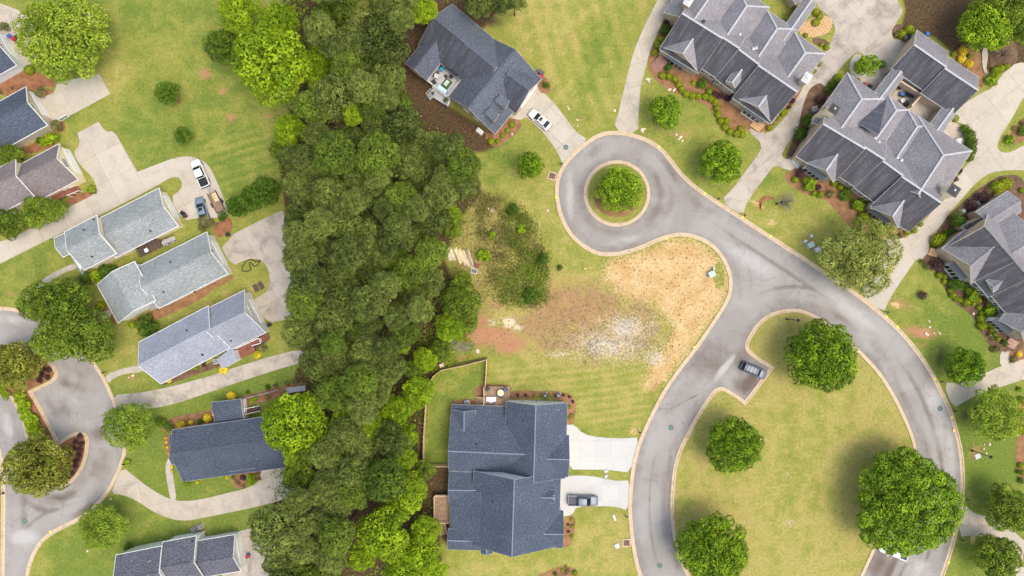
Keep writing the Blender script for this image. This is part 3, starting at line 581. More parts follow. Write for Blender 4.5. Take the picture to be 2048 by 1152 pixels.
bed([(35,300),(80,280),(110,278),(112,290),(60,310)], MAT['mulch_red'], 1)
bed([(130,400),(160,388),(192,374),(195,384),(180,394),(140,412)], MAT['mulch_red'], 1)
bed([(422,462),(440,440),(459,432),(468,458),(440,478)], MAT['mulch_red'], 1)
bed([(0,48),(12,44),(24,50),(26,58),(10,66),(-10,60)], MAT['mulch_red'], 1)
bed([(175,640),(195,600),(220,625),(235,650),(205,648)], MAT['mulch_red'], 1)
bed([(258,640),(268,650),(320,640),(400,600),(440,572),(470,556),(465,546),(330,610)], MAT['mulch'], 1)
bed([(320,772),(350,765),(420,740),(470,722),(530,690),(545,670),(520,660),(440,720),(320,760)], MAT['mulch_dk'], 1)
bed([(318,850),(340,835),(420,822),(430,806),(480,795),(540,778),(612,762),(612,776),(540,800),(480,815),(420,850),(330,868)], MAT['mulch'], 1)
bed([(326,868),(338,868),(348,920),(340,930),(330,900)], MAT['mulch'], 1)
bed([(460,955),(525,930),(522,950),(508,968),(478,980),(466,972)], MAT['mulch'], 1)
bed([(385,1053),(406,1046),(410,1066),(388,1070)], MAT['mulch_red'], 0)
bed([(2040,840),(2030,900),(2032,930),(2044,968),(2090,970),(2090,800),(2030,795)], MAT['mulch'], 1)
bed([(2042,1100),(2060,1090),(2070,1150),(2046,1148)], MAT['mulch'], 1)
bed([(2012,706),(2030,696),(2060,700),(2060,715),(2020,726)], MAT['mulch'], 1)
bed([(1633,60),(1622,36),(1640,14),(1655,50),(1650,62)], MAT['mulch_dk'], 1); bed([(1622,76),(1645,76),(1662,88),(1658,98),(1628,90)], MAT['mulch_dk'], 1)
bed([(1778,60),(1796,46),(1830,58),(1828,74),(1795,80)], MAT['mulch_dk'], 1)
bed([(1990,90),(2010,72),(2036,90),(2034,130),(2010,145),(1985,150),(1978,120)], MAT['mulch_dk'], 1)
bed([(1900,100),(1960,95),(1964,140),(1970,160),(1962,182),(1940,150),(1910,118)], MAT['mulch'], 1)
bed([(2010,280),(2030,250),(2060,220),(2080,260),(2048,285),(2020,292)], MAT['mulch'], 1)
bed([(2008,300),(1999,292),(2000,284),(2025,240),(2070,190),(2090,230),(2050,284),(2022,300)], MAT['ground'], 1, name='verge', z=0.01)
bed([(1518,398),(1530,390),(1548,394),(1550,400),(1532,398),(1523,410),(1524,422),(1518,420)], MAT['mulch_red'], 1)
for x, y, r in ((348,198,16),(60,745,1)): 
    if r > 5: bed([(x + r * math.cos(t), y + r * .8 * math.sin(t)) for t in [2 * math.pi * i / 10 for i in range(10)]], MAT['mulch'], 1)
# ------------------------------------------------------------------ houses
NB = [0]
class House:
    def __init__(s, name, px, py, label, wall, trim='white', cap=None, tw=.05):
        s.loc = P(px, py); s.root = empty(name, s.loc); tag(s.root, label, 'house', None)
        s.wall = MAT[wall]; s.trim = MAT[trim]; s.cap = cap; s.bl = []; s.tw = tw
    def put(s, mb, name, mat, parent=None, **k):
        return mb.build(name, mat, parent if parent is not None else s.root, loc=(-s.loc if parent is None else None), **k)
    def block(s, rA, rB, e1, z1=3.2, pitch=0.75, e2=None, z2=None, hA=False, hB=False, m1='sh_blue', m2=None, oh=0.35, og=0.28, wall=None, cap=True, base=-0.1):
        NB[0] += 1; dz = 0.005 * (NB[0] % 9); z1 = z1 + dz
        W = lambda p, z: Vector(P(p[0], p[1], z).xy)
        def perp(zr, e, z):
            a, b = W(rA, zr), W(rB, zr); u = (b - a).normalized(); n = Vector((-u.y, u.x)); return (W(e, z) - a).dot(n)
        zr = z1 + 3
        if pitch is None:
            lo, hi = z1 + 0.5, z1 + 9
            g = lambda z: abs(perp(z, e1, z1)) - abs(perp(z, e2, z1))
            if g(lo) * g(hi) < 0:
                for _ in range(40):
                    mid = (lo + hi) / 2
                    if g(lo) * g(mid) <= 0: hi = mid
                    else: lo = mid
                zr = (lo + hi) / 2
            else: print('  sym failed', g(lo), g(hi)); zr = z1 + .7 * abs(perp(z1 + 3, e1, z1))
            z2 = z1; pitch = (zr - z1) / abs(perp(zr, e1, z1))
            if not 0.4 < pitch < 1.3:
                print('  odd pitch', round(pitch, 2), 'in', s.root.name); pitch = min(max(pitch, .45), 1.15)
                for _ in range(30): zr = z1 + pitch * abs(perp(zr, e1, z1))
                e2 = None
        else:
            for _ in range(40): zr = z1 + pitch * abs(perp(zr, e1, z1))
        a, b = W(rA, zr), W(rB, zr); u = (b - a).normalized(); n = Vector((-u.y, u.x)); L = (b - a).length
        d1 = perp(zr, e1, z1)
        if d1 < 0: n = -n
        w1 = abs(d1); p1 = (zr - z1) / w1
        if e2 is None: w2, z2 = w1, z1
        else:
            sgn = 1 if d1 > 0 else -1
            if z2 is None:
                z2 = z1
                for _ in range(60): z2 = 0.5 * z2 + 0.5 * (zr - p1 * abs(perp(zr, e2, z2)))
                z2 = max(z2, 2.3)
            z2 += dz; w2 = max(0.5, -perp(zr, e2, z2) * sgn)
        p2 = (zr - z2) / w2; t = 0.2
        print('%-14s zr %.2f z1 %.2f z2 %.2f w1 %.2f w2 %.2f p %.2f %.2f L %.1f' % (s.root.name, zr, z1, z2, w1, w2, p1, p2, L))
        hip = min(w1, w2)
        uA, uB = (-hip if hA else 0.0), (L + hip if hB else L)
        V3 = lambda x, y, z: Vector((a.x + u.x * x + n.x * y, a.y + u.y * x + n.y * y, z))
        B = dict(a=a, u=u, n=n, L=L, w1=w1, w2=w2, z1=z1, z2=z2, zr=zr, p1=p1, p2=p2, oh=oh, og=og, V=V3, h=s, uA=uA, uB=uB, hA=hA, hB=hB)
        flip = (u.x * n.y - u.y * n.x) < 0
        m = MB(); fa = MB(); rc = MB()
        rA3, rB3 = V3(0, 0, zr), V3(L, 0, zr)
        c = {'A1': V3(uA, w1, z1), 'B1': V3(uB, w1, z1), 'A2': V3(uA, -w2, z2), 'B2': V3(uB, -w2, z2)}
        def face(pts, mi, uv):
            if flip: pts, uv = pts[::-1], uv[::-1]
            m.poly(pts, mi, uv); dn = Vector((0, 0, -t)); m.poly([p + dn for p in pts[::-1]], 2, uv[::-1])
        s1, s2 = w1 * math.hypot(1, p1), w2 * math.hypot(1, p2); ro = random.uniform(0, 9)
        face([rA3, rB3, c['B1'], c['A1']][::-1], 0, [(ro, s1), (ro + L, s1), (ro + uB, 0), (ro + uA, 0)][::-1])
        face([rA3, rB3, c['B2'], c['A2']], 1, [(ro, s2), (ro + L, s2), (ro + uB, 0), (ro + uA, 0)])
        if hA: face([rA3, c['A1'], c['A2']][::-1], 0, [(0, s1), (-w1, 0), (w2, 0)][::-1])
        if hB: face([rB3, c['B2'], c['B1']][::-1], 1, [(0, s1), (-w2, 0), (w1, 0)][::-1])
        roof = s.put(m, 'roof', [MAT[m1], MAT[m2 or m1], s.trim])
        ring = [c['A1'], c['B1']] + ([] if hB else [rB3]) + [c['B2'], c['A2']] + ([] if hA else [rA3])
        for i in range(len(ring)):
            p, q = ring[i], ring[(i + 1) % len(ring)]; d = (q - p); o = Vector((d.y, -d.x, 0)).normalized() * s.tw
            cen = (c['A1'] + c['B2']) / 2
            if o.dot((p + q) / 2 - cen) < 0: o = -o
            ex = d.normalized() * 0.03
            bt = [p + o - ex, q + o + ex, q - o * .6 + ex, p - o * .6 - ex]
            fa.hexa([x + Vector((0, 0, -t - .03)) for x in bt], [x + Vector((0, 0, .012 if s.tw > .03 else -.004)) for x in bt])
        s.put(fa, 'fascia', s.trim, roof)
        if cap:
            k = MAT[s.cap] if s.cap else MAT[m1]
            lines = [(rA3, rB3)]
            if hA: lines += [(rA3, c['A1']), (rA3, c['A2'])]
            if hB: lines += [(rB3, c['B1']), (rB3, c['B2'])]
            wd = .34 if s.cap == 'cap_lt' else .22
            for p, q in lines:
                rc.bar(p + Vector((0, 0, -.02)), q + Vector((0, 0, -.02)), wd, .06)
            s.put(rc, 'ridge_cap', k, roof)
        # walls
        wl = MB(); x0, x1 = (uA + oh if hA else og), (uB - oh if hB else L - og); g0, g1 = (0.0 if hA else og), (L if hB else L - og)
        zz1, zz2, zt = z1 + p1 * oh - t - .01, z2 + p2 * oh - t - .01, zr - t - .03
        def wpoly(pts): wl.poly([V3(*p) for p in pts], 0, [(p[0] + p[1], p[2]) for p in pts])
        y1, y2 = w1 - oh, -w2 + oh
        for x, hip_ in ((x0, hA), (x1, hB)):
            if hip_: zm = min(zz1, zz2); wpoly([(x, y1, base), (x, y2, base), (x, y2, zm), (x, y1, zm)])
            else: wpoly([(x, y1, base), (x, y2, base), (x, y2, zz2), (x, 0, zt), (x, y1, zz1)])
        wpoly([(x0, y1, base), (x1, y1, base), (x1, y1, zz1), (x0, y1, zz1)]); wpoly([(x0, y2, base), (x1, y2, base), (x1, y2, zz2), (x0, y2, zz2)])
        B['wall'] = s.put(wl, 'wall', MAT[wall] if wall else s.wall)
        s.bl.append(B); return B
    def on(s, B, side, x, z, out=0.0):
        """a point on a wall of a block and the outward direction"""
        u, n = Vector((*B['u'], 0)), Vector((*B['n'], 0))
        if side == '1': o = B['V'](x, B['w1'] - B['oh'], z); return o + n * out, n, u
        if side == '2': o = B['V'](x, -B['w2'] + B['oh'], z); return o - n * out, -n, u
        if side == 'A': o = B['V'](B['og'], x, z); return o - u * out, -u, n
        o = B['V'](B['L'] - B['og'], x, z); return o + u * out, u, n
    def rect(s, B, side, x, z, w, h, d0, d1, mb, mi=0):
        o, nn, tt = s.on(B, side, x, z); up = Vector((0, 0, 1))
        q = [o - tt * w / 2 - up * h / 2, o + tt * w / 2 - up * h / 2, o + tt * w / 2 + up * h / 2, o - tt * w / 2 + up * h / 2]
        mb.hexa([p + nn * d0 for p in q], [p + nn * d1 for p in q], mi)
    def window(s, B, side, x, z, w=1.0, h=1.4, bars=(1, 2), label=None):
        f = MB(); t = .09
        for dx in (-(w + t) / 2, (w + t) / 2): s.rect(B, side, x + dx, z, t, h + 2 * t, -.02, .07, f)
        for dh in (-(h + t) / 2, (h + t) / 2): s.rect(B, side, x, z + dh, w, t, -.02, .068, f)
        for i in range(1, bars[0] + 1): s.rect(B, side, x - w / 2 + w * i / (bars[0] + 1), z, .05, h, -.02, .05, f)
        for i in range(1, bars[1]): s.rect(B, side, x, z - h / 2 + h * i / bars[1], w, .05, -.02, .046, f)
        fo = s.put(f, 'window', s.trim); p = MB(); s.rect(B, side, x, z, w, h, -.02, .025, p); s.put(p, 'pane', MAT['glass'], fo)
    def door(s, B, side, x, w=1.0, h=2.1, mat='white', name='door', rows=4):
        m = MB(); s.rect(B, side, x, h / 2, w, h, -.02, .04, m)
        o = s.put(m, name, MAT[mat]); f = MB()
        for dx in (-(w + .12) / 2, (w + .12) / 2): s.rect(B, side, x + dx, h / 2 + .06, .12, h + .12, -.02, .07, f)
        s.rect(B, side, x, h + .06, w, .12, -.02, .068, f); s.put(f, 'door_frame', s.trim, o)
        g = MB()
        for i in range(rows):
            for j in range(max(1, int(w / 0.8))):
                k = max(1, int(w / 0.8)); s.rect(B, side, x - w / 2 + w * (j + .5) / k, h * (i + .5) / rows, w / k - .14, h / rows - .14, .04, .055, g)
        s.put(g, 'door_panel', MAT[mat], o)
    def zat(s, B, px, py):
        z = B['zr'] - 1
        for _ in range(12):
            q = Vector(P(px, py, z).xy) - B['a']; d = q.dot(B['n']); z = B['zr'] - (B['p1'] * d if d > 0 else -B['p2'] * d)
        return z
    def pipe(s, B, px, py, r=0.09, h=0.5, mat='dark'):
        z = s.zat(B, px, py); p = P(px, py, z); m = MB(); m.tube(p + Vector((0, 0, -.2)), p + Vector((0, 0, h)), r, n=8); m.tube(p + Vector((0, 0, -.02)), p + Vector((0, 0, .07)), r * 2.2, r * 1.3, n=8)
        s.put(m, 'vent_pipe', MAT[mat])
    def cap_vent(s, B, px, py, mat='galv'):
        z = s.zat(B, px, py); p = P(px, py, z); m = MB(); m.lathe(p, [(.16, -.2), (.16, .3), (.34, .3), (.34, .42), (.1, .52)], 10); s.put(m, 'roof_vent', MAT[mat])
    def slab(s, pts, mat, name='roof', drop=0.14, side=None, wall=None):
        """sloped roof sheet from pixel points (px, py, z), with cheeks down to the roof below when side > 0"""
        q = [P(*p) for p in pts]
        if (q[1] - q[0]).cross(q[2] - q[0]).z < 0: q = q[::-1]
        m = MB(); n = len(q); dn = Vector((0, 0, -drop)); L = (q[1] - q[0]); uv = [((p - q[0]).dot(L.normalized()), (p - q[0] - L.normalized() * (p - q[0]).dot(L.normalized())).length) for p in q]
        m.poly(q, 0, uv); m.poly([p + dn for p in q[::-1]], 1)
        for i in range(n): m.poly([q[i] + dn, q[(i + 1) % n] + dn, q[(i + 1) % n], q[i]], 1)
        o = s.put(m, name, [MAT[mat], s.trim])
        if side:
            k = MB(); cen = sum(q, Vector()) / n; r = [cen + (p - cen) * .93 + dn for p in q]
            k.poly(r)
            for i in range(n):
                a, b = r[i], r[(i + 1) % n]; k.poly([(a.x, a.y, a.z - side), (b.x, b.y, b.z - side), b, a])
            s.put(k, 'wall', MAT[wall] if wall else s.wall)
        return o
    def chimney(s, bpx, bpy, w, d, h, ang, mat='brick_tan', pot='tin'):
        p = P(bpx, bpy, h); c = (p.x, p.y); m = MB(); m.box((c[0], c[1], h / 2 - .05), (w, d, h), ang); o = s.put(m, 'chimney', MAT[mat])
        k = MB(); k.box((c[0], c[1], h + .06), (w + .3, d + .3, .16), ang); k.box((c[0], c[1], h + .2), (w * .7, d * .7, .14), ang)
        s.put(k, 'chimney_cap', MAT[pot], o)
        k = MB(); k.tube((c[0], c[1], h + .2), (c[0], c[1], h + .5), .16, n=10); s.put(k, 'flue', MAT['galv'], o)
    def bay(s, B, side, x, w=3.0, d=0.75, h=2.5, zb=0.3, roof='tin', wall=None, nwin=4):
        """box bay with a lean-to metal roof and a row of sashes"""
        m = MB(); s.rect(B, side, x, zb + h / 2 - .2, w, h + .4, -.05, d, m); o = s.put(m, 'bay_window', MAT[wall] if wall else s.trim)
        r = MB(); ob, nn, tt = s.on(B, side, x, zb + h); up = Vector((0, 0, 1))
        hi, lo = ob + up * .62 - nn * .02, ob + up * .05 + nn * (d + .3); wv = tt * (w / 2 + .2); th = up * -.08
        r.hexa([lo - wv + th, lo + wv + th, hi + wv + th, hi - wv + th], [lo - wv, lo + wv, hi + wv, hi - wv]); s.put(r, 'bay_roof', MAT[roof], o)
        for i in range(1, 8):
            e = tt * ((w + .4) * (i / 8 - .5)); k = MB()
        for i in range(nwin):
            p = MB(); s.rect(B, side, x - w / 2 + w * (i + .5) / nwin, zb + h * .55, w / nwin - .18, h * .62, d - .02, d + .03, p); s.put(p, 'pane', MAT['glass'], o)
    def gutter_pipe(s, B, side, x):
        m = MB(); z = B['z1'] if side == '1' else B['z2']; o, nn, tt = s.on(B, side, x, 0, .06); m.box((o.x, o.y, z / 2), (.09, .09, z)); s.put(m, 'downpipe', s.trim)

ALLH = {}
def H(k, *a, **q): ALLH[k] = House(*a, **q); return ALLH[k]
# ---- house with the shaded back deck (top)
z = ZM(800, 0, 3.972); h = H('C1', 'house', 950, 160, 'slate-roofed house with recessed back deck and white saloon on its drive', 'brick_tan', tw=.018)
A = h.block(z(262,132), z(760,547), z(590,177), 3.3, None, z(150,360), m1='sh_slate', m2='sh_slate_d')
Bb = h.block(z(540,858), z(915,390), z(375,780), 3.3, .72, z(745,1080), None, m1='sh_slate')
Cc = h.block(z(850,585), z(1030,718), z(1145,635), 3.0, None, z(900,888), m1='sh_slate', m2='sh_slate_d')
Dd = h.block(z(310,300), z(115,548), z(45,500), 3.2, None, z(215,638), m1='sh_slate')
h.slab([(*z(750,795), 5.9), (*z(800,745), 5.9), (*z(872,800), 5.3), (*z(835,866), 5.3)], 'sh_slate', side=1.1)
h.slab([(*z(668,895), 5.9), (*z(722,850), 5.9), (*z(790,905), 5.3), (*z(745,970), 5.3)], 'sh_slate', side=1.1)
h.slab([(*z(330,500), 4.4), (*z(400,545), 4.4), (*z(480,600), 4.4), (*z(450,612), 3.4), (*z(370,550), 3.4)], 'sh_slate_d')
h.door(Cc, 'B', 0.3, 4.8, 2.2, 'white', 'garage_door')
h.window(Cc, 'B', 0, 3.9, 1.0, 1.0)
for x in (2.5, 5.5, 9): h.window(Bb, '2', x, 1.5, 1.1, 1.5)
for x in (3, 6.5): h.window(A, '1', x, 2.0); h.window(Bb, 'A', (x - 5) * .7, 1.8)
h.window(A, 'A', 0, 2.4); h.window(Dd, 'B', 0, 2.0, 1.6)
# ---- blue-roofed pair house (bottom)
z = ZM(880, 760, 3.114); h = H('C2', 'house', 1020, 945, 'large blue-grey shingled duplex beside two new white driveways', 'sid_white', tw=.012, cap='cap_blue')
U = h.block(z(597,158), z(583,642), z(790,300), 3.2, .62, z(410,160), None)
V = h.block(z(50,443), z(575,466), z(150,570), 3.2, .62, z(300,160), None)
h.block(z(150,196), z(150,420), z(75,220), 2.9, .6, z(222,190), None)
Lm = h.block(z(463,620), z(448,1103), z(747,800), 3.2, .66, z(200,850), None)
h.block(z(50,686), z(345,691), z(100,764), 3.1, .5, z(100,572), None)
h.block(z(45,1000), z(300,1008), z(100,1057), 3.1, .55, z(100,930), None)
h.slab([(*z(262,700), 5.2), (*z(262,1010), 5.2), (*z(58,1000), 3.0), (*z(62,700), 3.0)], 'sh_blue', side=2.9)
E1 = h.block(z(630,492), z(808,496), z(800,605), 3.1, .62, z(808,342), None)
E2 = h.block(z(560,732), z(718,735), z(700,766), 4.6, .8, None)
E3 = h.block(z(560,958), z(772,962), z(770,1047), 3.1, .62, z(768,812), None)
h.block(z(650,186), z(742,184), z(730,205), 4.0, .7, None)
h.block(z(288,1020), z(291,1090), z(330,1082), 3.6, .6, None)
for Bk in (E1, E3): h.door(Bk, 'B', 0, 4.6, 2.2, 'white', 'garage_door')
for x in (-2.5, 0, 2.5): h.window(U, 'A', x, 2.0, .9, 1.4); h.window(Lm, 'B', x, 2.0)
h.window(E2, 'B', 0, 5.0, .7, .6); h.pipe(V, *z(230,400)); h.pipe(Lm, *z(330,760)); h.pipe(U, *z(520,250))
# ---- left-hand street
z = ZM(0, 0, 3.972); h = H('L1', 'house', 0, 110, 'white-walled house with navy roof beside the mulch strip and red-lidded bins', 'sid_grey')
B1 = h.block((-90,131), (-8,84), z(125,520), 3.0, .62, None, m1='sh_navy')
h.door(B1, 'B', -1.2, 4.6, 2.2, 'white', 'garage_door'); h.window(B1, 'B', 0, 3.9, .8, .8)
z = ZM(0, 160, 4.43); h = H('L2', 'house', 40, 240, 'dark blue-roofed house with tan siding and white-trimmed gable', 'sid_tan')
B1 = h.block(z(-260,475), z(240,197), z(415,402), 3.1, None, z(237,55), m1='sh_navy')
h.door(B1, 'B', -1.0, 4.8, 2.2, 'white', 'garage_door'); h.window(B1, 'B', 0.2, 3.9, 1.0, .9); h.window(B1, '1' if B1['n'].y < 0 else '2', 14.5, 2.0, 1.6, .9)
h = H('L3', 'house', 70, 345, 'cream house with taupe roof and red-brown back steps', 'sid_cream')
B1 = h.block(z(150,877), z(500,692), z(685,887), 3.1, None, z(522,567), m1='sh_taupe')
B2 = h.block(z(-330,1085), z(137,847), z(300,1030), 4.6, None, z(138,702), m1='sh_taupe')
h.door(B1, 'B', -.6, 4.8, 2.2, 'white', 'garage_door'); h.window(B1, 'B', 0.3, 4.0, 1.7, 1.2, (2, 3))
z = ZM(0, 290, 3.972); h = H('L4', 'house', 235, 460, 'cream house with pale grey roof beside the parked white pickup', 'sid_cream')
B1 = h.block(z(790,738), z(1295,482), z(1430,637), 3.1, None, z(1270,338), m1='sh_grey')
B2 = h.block(z(528,836), z(787,702), z(925,862), 4.6, None, z(770,557), m1='sh_grey')
h.block(z(437,812), z(560,755), z(500,890), 2.6, .5, None, m1='sh_grey', hA=False)
h.slab([(*z(560,885), 3.2), (*z(600,870), 3.2), (*z(662,1000), 3.2), (*z(655,1035), 2.6)], 'sh_grey')
h.door(B1, 'B', -.4, 4.6, 2.2, 'white', 'garage_door'); h.pipe(B1, *z(1197,683)); h.pipe(B2, *z(735,887)); h.pipe(B2, *z(672,676)); h.pipe(B2, *z(750,592))
sd = '1' if B2['n'].y < 0 else '2'; h.window(B2, sd, 5.2, 4.2, 1.3, .8)
h = H('L5', 'house', 330, 550, 'white-walled house with pale grey roof and black hose on its lawn', 'sid_white')
q = ZM(400, 290, 3.972); t = ZM(0, 580, 3.972)
B1 = h.block((281,575), q(87,850), q(245,1010), 3.1, None, q(72,682), m1='sh_grey')
B2 = h.block((224,543), (267,621.5), (195,571), 3.1, .55, (300,580), 4.6, m1='sh_grey')
h.door(B1, 'B', -.2, 4.8, 2.2, 'white', 'garage_door'); h.window(B1, 'B', 0.6, 4.2, .6, .9, (0, 2)); h.window(B1, 'B', -.5, 4.2, .6, .9, (0, 2)); h.pipe(B1, *z(1357,930)); h.pipe(B1, *t(1300,15)); h.pipe(B1, *t(1550,15))
h.slab([(*t(1190,130), 2.7), (*t(1240,112), 2.7), (*t(1245,145), 2.4), (*t(1200,165), 2.4)], 'sh_grey')
h = H('L6', 'house', 405, 675, 'white-walled house with pale blue-grey roof and red-brown deck', 'sid_white')
q = ZM(400, 580, 3.972)
B1 = h.block(q(50,330), q(357,177), q(515,342), 3.1, None, q(340,7), m1='sh_lav')
B2 = h.block(t(1097,600), t(1665,303), t(1560,600), 3.9, None, t(1350,285), m1='sh_lav')
h.slab([(*q(222,478), 3.3), (*q(268,478), 3.3), (*q(302,556), 2.5), (*q(182,627), 2.5), (*q(128,556), 3.1)], 'sh_lav', side=2.4)
h.window(B1, 'B', 0.3, 4.1, .9, 1.1, (1, 3)); h.window(B1, 'B', -.9, 4.1, .9, 1.1, (1, 3)); h.door(B1, 'B', -.2, 4.6, 2.2, 'white', 'garage_door'); h.pipe(B1, *q(247,403)); h.pipe(B2, *t(1485,320)); h.pipe(B2, *t(1610,512)); h.pipe(B2, *q(22,515))
z = ZM(320, 780, 5.762); h = H('L7', 'house', 450, 885, 'navy-roofed house with golden shrubs along its walls', 'sid_tan', tw=.015)
B1 = h.block(z(108,735), z(1500,540), z(190,1068), 3.1, .55, z(65,468), None, m1='sh_navy')
h.block(z(600,225), z(935,185), z(940,372), 3.1, .2, z(905,105), None, m1='sh_navy')
h.block(z(100,625), z(420,580), z(110,720), 4.0, .5, None, m1='sh_navy'); h.block(z(105,795), z(480,745), z(130,860), 3.7, .5, None, m1='sh_navy')
h.block(z(780,880), z(1060,840), z(1060,905), 3.5, .5, None, m1='sh_navy')
z = ZM(210, 1030, 6.4); h = H('L8', 'house', 350, 1130, 'white-walled house with steel-grey stepped roof and two air conditioners', 'sid_white')
B1 = h.block(z(95,855), z(690,738), z(725,397), 4.6, .62, None, m1='sh_steel')
B2 = h.block(z(700,682), z(1137,602), z(1165,268), 3.9, .62, None, m1='sh_steel')
B3 = h.block(z(1050,640), z(1640,542), z(1655,252), 3.1, .62, None, m1='sh_steel')
h.door(B3, 'B', 0, 4.6, 2.2, 'white', 'garage_door'); sd = '1'
for x in (1.2, 3.0, 5.6): h.window(B1, sd, x, 4.2, 1.0, .8)
h.pipe(B1, *z(570,587), mat='galv'); h.pipe(B2, *z(1120,335))
# ---- three grey-roofed houses on the right
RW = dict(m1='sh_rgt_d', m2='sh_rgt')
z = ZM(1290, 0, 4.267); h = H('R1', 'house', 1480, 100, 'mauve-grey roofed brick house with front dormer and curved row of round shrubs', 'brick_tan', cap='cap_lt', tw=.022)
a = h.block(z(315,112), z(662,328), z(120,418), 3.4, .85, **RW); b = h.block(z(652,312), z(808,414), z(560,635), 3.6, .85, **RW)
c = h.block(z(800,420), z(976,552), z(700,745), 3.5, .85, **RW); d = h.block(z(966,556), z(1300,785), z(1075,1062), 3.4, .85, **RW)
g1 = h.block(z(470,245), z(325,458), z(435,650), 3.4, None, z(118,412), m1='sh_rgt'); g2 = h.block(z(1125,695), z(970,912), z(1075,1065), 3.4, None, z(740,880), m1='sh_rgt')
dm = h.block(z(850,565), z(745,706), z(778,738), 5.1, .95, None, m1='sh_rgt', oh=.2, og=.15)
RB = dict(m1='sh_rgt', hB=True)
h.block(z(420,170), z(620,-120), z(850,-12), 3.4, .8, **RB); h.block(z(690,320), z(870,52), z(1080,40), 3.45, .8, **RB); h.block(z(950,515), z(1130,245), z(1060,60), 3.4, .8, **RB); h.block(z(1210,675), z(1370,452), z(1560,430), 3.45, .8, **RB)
h.block(z(1180,350), z(1430,-10), z(1232,160), 3.1, .75, None, m1='sh_rgt')
h.block(z(1400,-40), z(1330,-160), z(1500,20), 3.1, .7, None, m1='sh_rgt')
h.bay(g1, 'B', -.2, 3.6, .8, wall='brick_tan'); h.bay(g2, 'B', .5, 3.8, .8)
h.window(dm, 'B', 0, 5.3, .8, .7, (1, 2))
for B_, s_, xs in ((b, '1', (1.0, 2.9)), (c, '1', (.8, 2.0, 3.2))):
    sd = '1' if B_['n'].y < 0 else '2'
    for x in xs: h.window(B_, sd, x, 2.3, .8, 1.5)
h.chimney(*z(1380,668), 1.1, 1.6, 8.3, R(-34), 'brick_tan', 'util_g')
h.chimney(*z(372,10), 1.1, 1.6, 7.6, R(-34), 'brick_tan', 'util_g')
for p in ((495,190),(900,205)): h.cap_vent(a, *z(*p), mat='dark')
for p in ((805,295),(920,420),(945,412)): h.cap_vent(c, *z(*p))
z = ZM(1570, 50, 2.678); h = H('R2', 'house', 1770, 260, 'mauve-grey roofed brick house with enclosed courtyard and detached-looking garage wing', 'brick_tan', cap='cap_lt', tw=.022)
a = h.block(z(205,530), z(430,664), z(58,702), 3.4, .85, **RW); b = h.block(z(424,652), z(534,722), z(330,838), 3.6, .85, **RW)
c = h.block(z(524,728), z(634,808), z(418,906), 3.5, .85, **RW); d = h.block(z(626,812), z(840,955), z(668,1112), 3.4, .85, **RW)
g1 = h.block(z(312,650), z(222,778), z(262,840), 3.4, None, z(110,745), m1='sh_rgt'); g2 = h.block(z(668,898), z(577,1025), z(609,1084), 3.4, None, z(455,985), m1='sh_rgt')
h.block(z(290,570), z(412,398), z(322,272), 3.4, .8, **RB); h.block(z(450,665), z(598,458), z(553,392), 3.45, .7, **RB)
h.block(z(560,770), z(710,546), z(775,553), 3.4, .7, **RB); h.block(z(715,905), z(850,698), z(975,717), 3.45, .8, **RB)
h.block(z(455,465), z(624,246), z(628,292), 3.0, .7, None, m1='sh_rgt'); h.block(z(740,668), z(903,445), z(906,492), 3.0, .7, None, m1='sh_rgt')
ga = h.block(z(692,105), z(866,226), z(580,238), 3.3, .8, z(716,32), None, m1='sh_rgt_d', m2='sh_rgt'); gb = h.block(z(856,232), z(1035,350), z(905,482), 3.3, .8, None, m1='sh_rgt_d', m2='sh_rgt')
h.slab([(*z(392,525), 5.0), (*z(548,392), 3.3), (*z(500,590), 6.2)], 'sh_slate_d')
h.bay(g1, 'B', -.6, 3.6, .7); h.bay(g2, 'B', -.6, 3.4, .5, wall='brick_tan')
for B_, xs in ((b, (1.0, 2.8)), (c, (.9, 2.2, 3.4))):
    sd = '1' if B_['n'].y < 0 else '2'
    for x in xs: h.window(B_, sd, x, 2.2, .8, 1.5)
h.chimney(*z(262,450), 1.3, 1.3, 8.6, R(-34), 'sid_cream', 'dark'); h.chimney(*z(903,886), 1.6, 1.6, 8.6, R(-34), 'sid_cream', 'dark')
for p in ((478,608),(498,628),(600,710),(620,725)): h.cap_vent(c, *z(*p))
h.pipe(d, *z(722,752)); h.pipe(d, *z(650,665))
wl = MB()                                                # courtyard wall and floor
for p, q_ in (((622,300),(735,372)), ((735,372),(832,432)), ((735,372),(680,435))):
    A_, B_ = P(*z(*p), 2.4), P(*z(*q_), 2.4); A_.z = B_.z = 0; wl.bar(A_, B_, .3, 2.4)
h.put(wl, 'courtyard_wall', MAT['brick_tan'])
fl = MB(); fl.prism(ccw([tuple(P(*z(*p)).xy) for p in ((560,390),(640,290),(840,430),(770,560))]), 0, .06); h.put(fl, 'courtyard_floor', MAT['conc_grey'])
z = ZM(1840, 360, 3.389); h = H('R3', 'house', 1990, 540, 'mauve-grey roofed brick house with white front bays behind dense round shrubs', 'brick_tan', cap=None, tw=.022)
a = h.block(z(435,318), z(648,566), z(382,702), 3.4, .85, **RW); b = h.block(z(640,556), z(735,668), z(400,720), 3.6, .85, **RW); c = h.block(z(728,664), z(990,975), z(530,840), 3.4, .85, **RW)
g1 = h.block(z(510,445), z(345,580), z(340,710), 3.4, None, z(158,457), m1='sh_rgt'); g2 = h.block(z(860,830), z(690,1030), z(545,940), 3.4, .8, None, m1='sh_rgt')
dm = h.block(z(632,640), z(500,722), z(530,742), 4.9, .8, None, m1='sh_rgt', oh=.2, og=.15)
